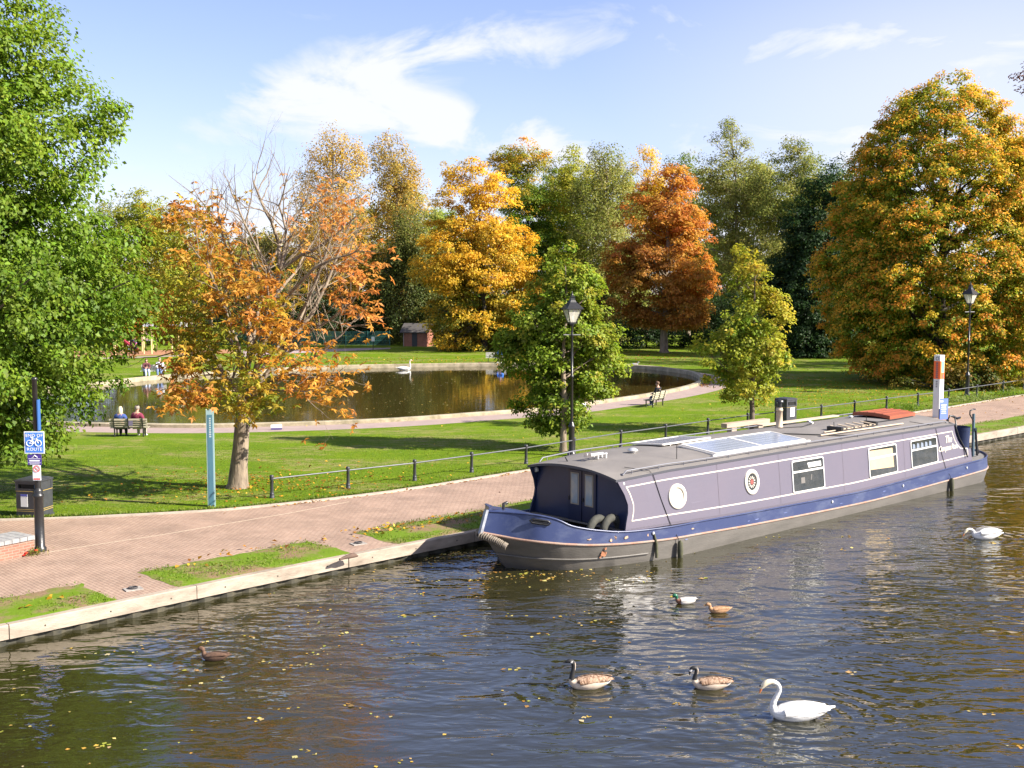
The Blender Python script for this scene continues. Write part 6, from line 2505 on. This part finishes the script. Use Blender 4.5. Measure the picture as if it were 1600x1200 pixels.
    gn = [(.36, .28, .052, .054), (.335, .40, .044, .046), (.33, .51, .042, .046), (.365, .575, .044, .048), (.43, .59, .042, .042), (.49, .572, .026, .026)]
    gw = [('wing', wing(1, .22, -.52, .175, .10, .165, .02, .045), gb), ('wing', wing(-1, .22, -.52, .175, .10, .165, .02, .045), gb)]
    p = at(920, 1074, WATER)

    def gz1(x, y, z, f):
        if x > .30 and z > .19:
            return 3 if (.36 < x < .405 and z < .59 and z > .548 and abs(y) > .022) else 2
        return gz(x, y, z, f)
    bird('canada_goose', (p.x, p.y, WATER), PI + .12, 'brown goose with upright black neck swimming left of its companion', gbody + gn, [gb, gpale, gblack, gwhite], gz1, 'geese on the canal', gw + [('bill', gbill(.485, .572, -.2), gblack)], sc=.92)
    gn2 = [(.36, .26, .05, .052), (.33, .37, .042, .044), (.33, .44, .040, .044), (.38, .475, .042, .044), (.44, .45, .042, .044), (.475, .39, .034, .034), (.48, .35, .022, .022)]
    p = at(1110, 1075, WATER)
    bird('canada_goose', (p.x, p.y, WATER), PI - .05, 'brown goose with black neck tucked down between its companion and the large swan', gbody + gn2, [gb, gpale, gblack, gwhite],
         lambda x, y, z, f: 2 if (x > .30 and z > .2) and not (x > .42 and .39 < z < .44 and abs(y) > .02) else (3 if (x > .42 and z > .2) else gz(x, y, z, f)), 'geese on the canal', gw + [('bill', gbill(.478, .37, -1.4), gblack)], sc=.84)
    # ducks
    dbody = [(-.36, .13, .015, .01), (-.29, .11, .05, .03), (-.20, .085, .095, .065), (-.06, .065, .125, .09), (.08, .06, .12, .085), (.16, .075, .085, .068), (.20, .12, .045, .045), (.21, .165, .036, .036), (.225, .205, .04, .042), (.27, .215, .042, .042), (.31, .20, .028, .026)]
    dgrey = mat('drake_grey', (.55, .52, .48), .85, (.42, .39, .36), 20, .5)
    dbrown = mat('duck_brown', (.30, .15, .07), .9, (.42, .26, .14), 22, .7, .3, 40)
    ddark = mat('duck_dark', (.075, .04, .025), .9, (.13, .07, .04), 22, .7, .3, 40)
    dgreen = mat('drake_green', (.01, .10, .05), .3)
    dbreast = mat('drake_breast', (.16, .07, .04), .8)
    dyel = mat('duck_bill', (.5, .38, .05), .6)

    def dbill(m):
        m.tube([(.305, 0, .20), (.34, 0, .188), (.37, 0, .182)], [.022, .022, .018], 7)

    def dwing(s, mt):
        return ('wing', wing(s, .12, -.30, .105, .06, .10, .01, .03), mt)
    p = at(1070, 943, WATER)
    bird('duck', (p.x, p.y, WATER), PI + .15, 'green headed drake with grey flanks swimming just ahead of the brown duck', dbody, [dgrey, dgreen, dbreast, bk], lambda x, y, z, f: 1 if (z > .135 and x > .17) else (2 if x > .12 else (3 if x < -.26 else 0)), 'ducks on the canal', [dwing(1, dgrey), dwing(-1, dgrey), ('bill', dbill, dyel)], sc=1.0)
    p = at(1122, 957, WATER)
    bird('duck', (p.x, p.y, WATER), PI + .05, 'light brown duck following the green headed drake', dbody, [dbrown], lambda *a: 0, 'ducks on the canal', [dwing(1, dbrown), dwing(-1, dbrown), ('bill', dbill, mat('bill_brown', (.2, .12, .05), .6))], sc=.95)
    p = at(334, 1031, WATER)
    bird('duck', (p.x, p.y, WATER), PI - .15, 'dark brown duck alone among floating leaves at lower left', dbody, [ddark], lambda *a: 0, 'ducks on the canal', [dwing(1, ddark), dwing(-1, ddark), ('bill', dbill, MATS['bill_brown'])], sc=1.08)
    p = at(992, 571)
    bird('duck', (p.x, p.y, .0), .3, 'small grey duck resting on the pond rim right of the bushy young oak', dbody, [mat('duck_grey', (.2, .2, .2), .9)], lambda *a: 0, None, [dwing(1, mat('duck_grey2', (.24, .24, .25), .9)), dwing(-1, MATS['duck_grey2']), ('bill', dbill, MATS['bill_brown'])], sc=1.3)


build_birds()


# ------------------------------------------------------------------ playground and small things
def build_playground():
    yel = mat('play_yellow', (.62, .47, .22), .5)
    m = MB()
    a = [at(u, v, .004) for u, v in ((100, 559), (200, 556), (300, 553.5), (370, 552))]
    b = [at(u, v, .004) for u, v in ((100, 549), (200, 547.5), (300, 546.5), (370, 546))]
    m.grid([a, b], 0, False)
    tag(m.build('playground_surface', mat('bark_chips', (.36, .17, .08), .95, (.24, .11, .05), 2, .6, .6, 6)), kind='structure')
    m = MB()
    a = [at(u, v, .004) for u, v in ((100, 562.5), (240, 558), (330, 555))]
    b = [at(u, v, .004) for u, v in ((100, 560.5), (240, 556.3), (330, 553.4))]
    m.grid([a, b], 0, False)
    tag(m.build('playground_path', M_PATH), kind='structure')

    def frame(p, w, h, rz, label, arch):
        r = empty('swing_frame', p, rz, label, 'play frame', 'playground frames')
        if arch:
            m = MB()
            pts = [(-w / 2, 0, 0), (-w / 2, 0, h * .8)] + [(-w / 2 * math.cos(t), 0, h * .8 + h * .2 * math.sin(t)) for t in np.linspace(.3, PI - .3, 7)] + [(w / 2, 0, h * .8), (w / 2, 0, 0)]
            m.tube(pts, .075, 8)
            m.build('arch', yel, r)
        else:
            for s in (-1, 1):
                m = MB()
                m.tube([(s * w / 2, 0, 0), (s * w / 2, 0, h)], .085, 8)
                m.build('post', yel, r)
            MB().tube([(-w / 2 - .2, 0, h * .97), (w / 2 + .2, 0, h * .97)], .06, 8).build('crossbar', mat('play_grey', (.25, .25, .28), .5), r)
        return r
    for u, v, w, h, rz, ar, lab in ((186, 555, .75, 2.6, .2, True, 'yellow arched playground frame nearest the big green tree'), (172, 551, .8, 2.6, .3, True, 'yellow arched playground frame half behind the big green tree'),
                                    (231, 553, .8, 2.9, 0, False, 'yellow pair of playground posts right of the standing people'), (274, 549, .7, 2.9, 0, False, 'yellow pair of playground posts seen through the chestnut leaves')):
        q = at(u, v)
        frame((q.x, q.y, 0), w, h, rz, lab, ar)
    q = at(196, 551)
    r = empty('slide', (q.x, q.y + .6, 0), 0, 'dark red playground slide behind the yellow arch', 'slide')
    m = MB()
    rows = []
    for t in np.linspace(0, 1, 9):
        x, z = -1.0 + 2.1 * t, 1.7 * (1 - t) ** 1.4 + .2
        rows.append([(x, -.3, z + .25), (x, -.28, z), (x, .28, z), (x, .3, z + .25)])
    m.grid(rows, 0, True)
    m.build('chute', mat('slide_red', (.33, .03, .06), .4), r)
    for y in (-.28, .28):
        MB().tube([(-1.0, y, 0), (-1.0, y, 2.5)], .05, 6).build('post', yel, r)
    q = at(218, 551)
    r = empty('play_tower', (q.x + .3, q.y + 2.5, 0), 0, 'grey roofed playground tower behind the swings', 'play tower')
    for x in (-.6, .6):
        for y in (-.6, .6):
            MB().tube([(x, y, 0), (x, y, 2.6)], .06, 6).build('post', yel, r)
    MB().box((0, 0, 1.2), (1.3, 1.3, .1)).build('deck', MATS['play_grey'], r)
    MB().lathe([(1.15, 2.5), (0, 3.3)], 4, rot=PI / 4, smooth=False).build('roof', MATS['play_grey'], r)
    MB().box((0, -.62, 1.6), (1.1, .05, .7)).build('panel', mat('play_panel', (.5, .3, .32), .6), r)
    q = at(287, 547)
    s = empty('small_sign', (q.x, q.y, 0), 0, 'white playground notice seen through the chestnut leaves', 'sign')
    MB().tube([(-.3, 0, 0), (-.3, 0, 2.9)], .04, 6).build('post', MATS['play_grey'], s)
    for x in (-.25, .3):
        MB().box((x, -.03, 2.75), (.36, .03, .62)).build('plate', MATS['notice_pale'], s)
    # plaques on the pond edging
    for u, v, lab in ((432, 671, 'white and purple plaque leaning on the pond edging right of the chestnut trunk left side'), (909, 637, 'white plaque on the pond edging behind the nearer lamp post')):
        q = at(u, v + 1)
        e = empty('plaque', (q.x, q.y, 0), math.radians(10 if u < 600 else 32), lab.replace(' left side', ''), 'plaque')
        MB().box((0, -.02, .20), (.55, .03, .16)).build('plate', MATS['sign_white'], e)
        MB().box((0, -.02, .07), (.55, .03, .10)).build('stripe', mat('plaque_purple', (.10, .08, .2), .6), e)
    # mooring rings on the paving
    for u, v, lab in ((208, 921, 'iron mooring ring on the paving bay between the two left turf panels'), (560, 850, 'iron mooring ring on the paving bay nearer the boat')):
        q = at(u, v)
        e = empty('mooring_ring', (q.x, q.y, 0), .6, lab, 'mooring ring', 'mooring rings')
        MB().box((0, 0, .012), (.42, .3, .024)).build('plate', mat('worn_concrete', (.34, .31, .28), .9, (.22, .2, .18), 8, .5), e)
        MB().tube([(.1 * math.cos(a), .1 * math.sin(a), .05) for a in np.linspace(0, 2 * PI, 15)], .02, 6, cap=False).build('ring', mat('iron', (.05, .045, .045), .6), e)
    q = at(545, 873, .03)
    m = MB()
    m.tube([(-.30, 0, .03), (-.1, .02, .05), (.05, -.01, .07), (.22, .03, .05), (.3, .0, .03)], [.03, .05, .07, .06, .02], 8)
    m.ell((.12, .02, .07), (.12, .07, .07), 8, 6)
    o = m.build('driftwood', mat('wet_wood', (.07, .045, .03), .8, (.12, .07, .05), 9, .5))
    o.location = q
    o.rotation_euler = (0, 0, CANAL_ROT)
    tag(o, 'dark piece of driftwood lying on the coping before the paving bay', 'driftwood')


build_playground()


# ------------------------------------------------------------------ grass blades, fallen and floating leaves
def inside_turf(p):
    pass


def build_scatter():
    rng = np.random.default_rng(12)
    kx, ky = [p[0] for p in KERB], [p[1] for p in KERB]
    # grass blades on the nearer lawn
    n = 150000
    x = rng.uniform(-30, 34, n)
    back = rng.random(n) ** 1.7 * 17
    y = np.interp(x, kx, ky) + .03 + back
    c = np.array(POND_C)
    ok = np.abs(x - .46 * y) < .52 * y + 20
    ok &= np.hypot((x - POND_C[0]) / 24.5, (y - POND_C[1]) / 25.5) > 1.0
    # keep off the path round the pond
    pr = offs(PR, 1.5)
    for k in range(0, len(pr), 3):
        ok &= np.hypot(x - pr[k, 0], y - pr[k, 1]) > 1.25
    # thin, trodden places
    thin = np.sin(x * .31 + 1.2) * np.sin(y * .8 + x * .12) + .35 * np.sin(x * 1.3 - y * 1.1)
    ok &= ~((thin > .45) & (rng.random(n) < .8)) & (rng.random(n) < .8)
    x, y = x[ok], y[ok]
    n1 = len(x)
    pos = [np.stack([x, y, np.zeros(n1)], 1)]
    hgt = [rng.uniform(.025, .07, n1)]
    # longer tufts along the kerb
    m2 = 26000
    x = rng.uniform(-24, 45, m2)
    y = np.interp(x, kx, ky) + .06 + np.abs(rng.normal(size=m2)) * .14
    pos.append(np.stack([x, y, np.full(m2, .02)], 1))
    hgt.append(rng.uniform(.04, .13, m2))
    # turf panels
    e1 = bank_line(.24)
    te = np.array([p.dot(DIRC) for p in e1])
    le = np.array([p.dot(NORC) for p in e1])
    for a, b, w in TURF[:3]:
        k = int(340 * (min(b, 75) - max(a, 4)) * w)
        if k <= 0:
            continue
        t = rng.uniform(max(a, 4), min(b, 75), k)
        l = np.interp(t, te, le) + rng.uniform(-.02, 1.03, k) * (w + .03)
        # bare ground shows through in places
        keep = (np.sin(t * 1.3 + l * 2.1) + np.sin(t * .55 - l * 3.0) + rng.normal(size=k) * .6) > -.15 + 1.1 * (t < 11)
        t, l = t[keep], l[keep]
        q = np.outer(t, np.array(DIRC)) + np.outer(l, np.array(NORC))
        q[:, 2] = .02
        pos.append(q)
        hgt.append(rng.uniform(.03, .085, len(t)))
    pos = np.concatenate(pos)
    h = np.concatenate(hgt)
    n = len(pos)
    ax = nrm(rng.normal(size=(n, 3)) * .45 + np.array([0, 0, 1.0]))
    no = nrm(rng.normal(size=(n, 3)) + np.array([.5, -.5, .3]))
    cols = mixcols(rng, n, [(.115, .195, .008), (.15, .225, .012), (.08, .145, .006), (.23, .24, .04)]) * (1 + .16 * np.sin(pos[:, :1] * .5 + 1.7 * np.sin(pos[:, 1:2] * .35)))
    o = leaf_object('grass_blades', pos, ax, no, h, h * .34, cols, LEAF)
    tag(o, 'short mown grass of the lawn and bank turf', 'grass', kind='stuff')

    # fallen leaves
    P, C, Sz = [], [], []

    def scatter(k, cx, cy, sx, sy, z, cols, s, rot=0.0):
        a = rng.normal(size=k) * sx
        b = rng.normal(size=k) * sy
        xx = cx + a * math.cos(rot) - b * math.sin(rot)
        yy = cy + a * math.sin(rot) + b * math.cos(rot)
        P.append(np.stack([xx, yy, np.full(k, z)], 1))
        C.append(mixcols(rng, k, cols))
        Sz.append(rng.uniform(.6, 1.3, k) * s)
    warm = ORG + YEL + BRN
    ch = at(371, 762)
    scatter(700, ch.x + .5, ch.y + .6, 2.6, 1.8, .04, BRN + ORG, .11)
    scatter(260, ch.x + 4, ch.y + 1.5, 4.0, 2.2, .04, BRN + YEL, .12)
    h_ = at(1370, 605)
    scatter(2300, 27, 84, 7, 8, .04, warm + BRN, .12)
    scatter(900, 20, 78, 6, 6, .04, YEL + BRN, .11)
    scatter(240, 8, 60, 9, 5, .04, YEL, .08)
    scatter(900, -8, 110, 9, 4, .04, YEL + BRN, .16)
    scatter(700, 15, 118, 6, 5, .04, BRN + RED, .16)
    # drift against the pond edging
    R2 = offs(PR, .62)
    for k in list(range(8 * 8, 11 * 8)):
        p = R2[k]
        scatter(26, p[0], p[1], .22, .22, .02, RED + ORG, .12)
    for k in list(range(3 * 8, 8 * 8)):
        p = R2[k]
        scatter(4, p[0], p[1], .2, .2, .02, RED + BRN, .11)
    # along the kerb and on the turf panels
    m = 900
    x = rng.uniform(-8, 40, m)
    y = np.interp(x, kx, ky) - .20 + np.abs(rng.normal(size=m)) * -.10
    P.append(np.stack([x, y, np.full(m, .015)], 1))
    C.append(mixcols(rng, m, BRN + ORG))
    Sz.append(rng.uniform(.05, .13, m))
    for u, v, k in ((590, 830, 26), (640, 825, 26), (700, 815, 26), (745, 805, 20), (400, 860, 12), (330, 880, 10), (100, 940, 10), (480, 850, 8)):
        q = at(u, v)
        scatter(k, q.x, q.y, .9, .3, .07, BRN + ORG + YEL, .14, CANAL_ROT)
    q = at(1540, 648)
    scatter(160, q.x, q.y, 5, .6, .03, ORG + YEL, .12, CANAL_ROT)
    pos = np.concatenate(P)
    sz = np.concatenate(Sz)
    col = np.concatenate(C)
    ok = ~((np.hypot((pos[:, 0] - POND_C[0]) / 22, (pos[:, 1] - POND_C[1]) / 22) < 1.0))
    on_path = (pos[:, 1] < np.interp(pos[:, 0], kx, ky) - .4) & (pos[:, 2] < .06) & (rng.random(len(pos)) < .93)
    ok &= ~on_path
    pos, sz, col = pos[ok], sz[ok], col[ok]
    n = len(pos)
    o = leaf_object('fallen_leaves', pos, nrm(rng.normal(size=(n, 3)) * np.array([1, 1, .15])), nrm(rng.normal(size=(n, 3)) * .35 + np.array([0, 0, 1])), sz, sz * .65, col * .62, LITTER)
    tag(o, 'fallen autumn leaves scattered over the lawn, kerb and bank', 'fallen leaves', kind='stuff')
    # floating leaves on the canal: in drifts
    P, C, Sz = [], [], []
    fl = [(.44, .30, .05), (.40, .22, .04), (.34, .16, .03), (.50, .42, .14), (.26, .28, .04), (.42, .35, .2), (.2, .13, .05)]
    for u, v, k, su, sv in ((830, 903, 130, 1.9, .28), (790, 893, 80, 1.0, .25), (960, 900, 40, 2.5, .4), (1120, 880, 30, 3, .5), (870, 965, 26, 1.0, .35), (250, 1030, 60, 3.5, 2), (400, 1080, 70, 3.5, 2), (120, 1100, 60, 3, 2), (470, 1040, 24, .9, .35), (650, 1000, 30, 3.5, 1.4),
                            (300, 1150, 40, 3.5, 1.5), (60, 1170, 26, 1.2, .6), (700, 1030, 26, 3, 2), (1250, 830, 60, 7, 1.2), (1560, 760, 40, 2.6, 2), (1590, 830, 30, 2, 1.2), (1000, 1100, 16, 5, 2), (500, 950, 30, 4, .6), (640, 930, 30, 1.5, .4), (725, 868, 300, 1.0, .25), (690, 880, 110, 1.0, .25)):
        q = at(u, v, WATER)
        # a few rafts of touching leaves, and strays between them
        for _ in range(max(1, k // 8)):
            scatter(4, q.x + rng.normal() * su, q.y + rng.normal() * sv, .16, .10, WATER + .006, fl, .115, CANAL_ROT * .6)
        scatter(k // 4, q.x, q.y, su * 1.2, sv * 1.2, WATER + .006, fl, .075, CANAL_ROT * .6)
    pos = np.concatenate(P)
    sz = np.concatenate(Sz) * rng.uniform(.5, 1.25, len(pos))
    col = np.concatenate(C)
    bl = bank_line(-.05)
    tb = np.array([p.dot(DIRC) for p in bl])
    lb = np.array([p.dot(NORC) for p in bl])
    t = pos @ np.array(DIRC)
    l = pos @ np.array(NORC)
    ok = l < np.interp(t, tb, lb)
    pos, sz, col = pos[ok], sz[ok], col[ok]
    n = len(pos)
    o = leaf_object('floating_leaves', pos, nrm(rng.normal(size=(n, 3)) * np.array([1, 1, .02])), nrm(rng.normal(size=(n, 3)) * .08 + np.array([0, 0, 1])), sz, sz * .8, col, LITTER, None, .06, .05)
    tag(o, 'yellow and orange leaves floating on the canal', 'floating leaves', kind='stuff')
    # specks on the pond
    k = 1100
    a = rng.uniform(0, 2 * PI, k)
    r = np.sqrt(rng.random(k)) * 20.5
    pos = np.stack([POND_C[0] + r * np.cos(a), POND_C[1] + r * np.sin(a), np.full(k, -.112)], 1)
    sz = rng.uniform(.05, .14, k)
    o = leaf_object('pond_leaves', pos, nrm(rng.normal(size=(k, 3)) * np.array([1, 1, .02])), nrm(rng.normal(size=(k, 3)) * .06 + np.array([0, 0, 1])), sz, sz * .8, mixcols(rng, k, fl + [(.5, .46, .3)]), LITTER, None, .04, .04)
    tag(o, 'pale leaves floating on the pond', 'floating leaves', kind='stuff')


build_scatter()


def build_verge():
    rng = np.random.default_rng(31)
    for i, (u, v, lab) in enumerate(((1415, 640, 'leafy weed clump at the railing foot left of the information pillar'), (1500, 628, 'pale leafy weed clump left of the farther lamp post foot'), (1530, 625, 'pale leafy weed clump right of the farther lamp post foot'), (1575, 618, 'green weed clump under the railing at the right edge'))):
        p = at(u, v)
        n = 420
        pos = rng.normal(size=(n, 3)) * np.array([.55, .4, .16])
        pos[:, 2] = np.abs(pos[:, 2]) + .03
        cols = [(.16, .24, .03), (.10, .17, .012), (.30, .32, .12)] if i in (1, 2) else [(.10, .18, .012), (.14, .22, .015)]
        e = empty('weed_clump', (p.x, p.y, 0), 0, lab, 'plant')
        leaf_object('foliage', pos, nrm(rng.normal(size=(n, 3)) + np.array([0, 0, .9])), nrm(rng.normal(size=(n, 3)) + np.array([.3, -.3, .4])), rng.uniform(.08, .2, n), rng.uniform(.03, .07, n), mixcols(rng, n, cols), LEAF, e)


build_verge()
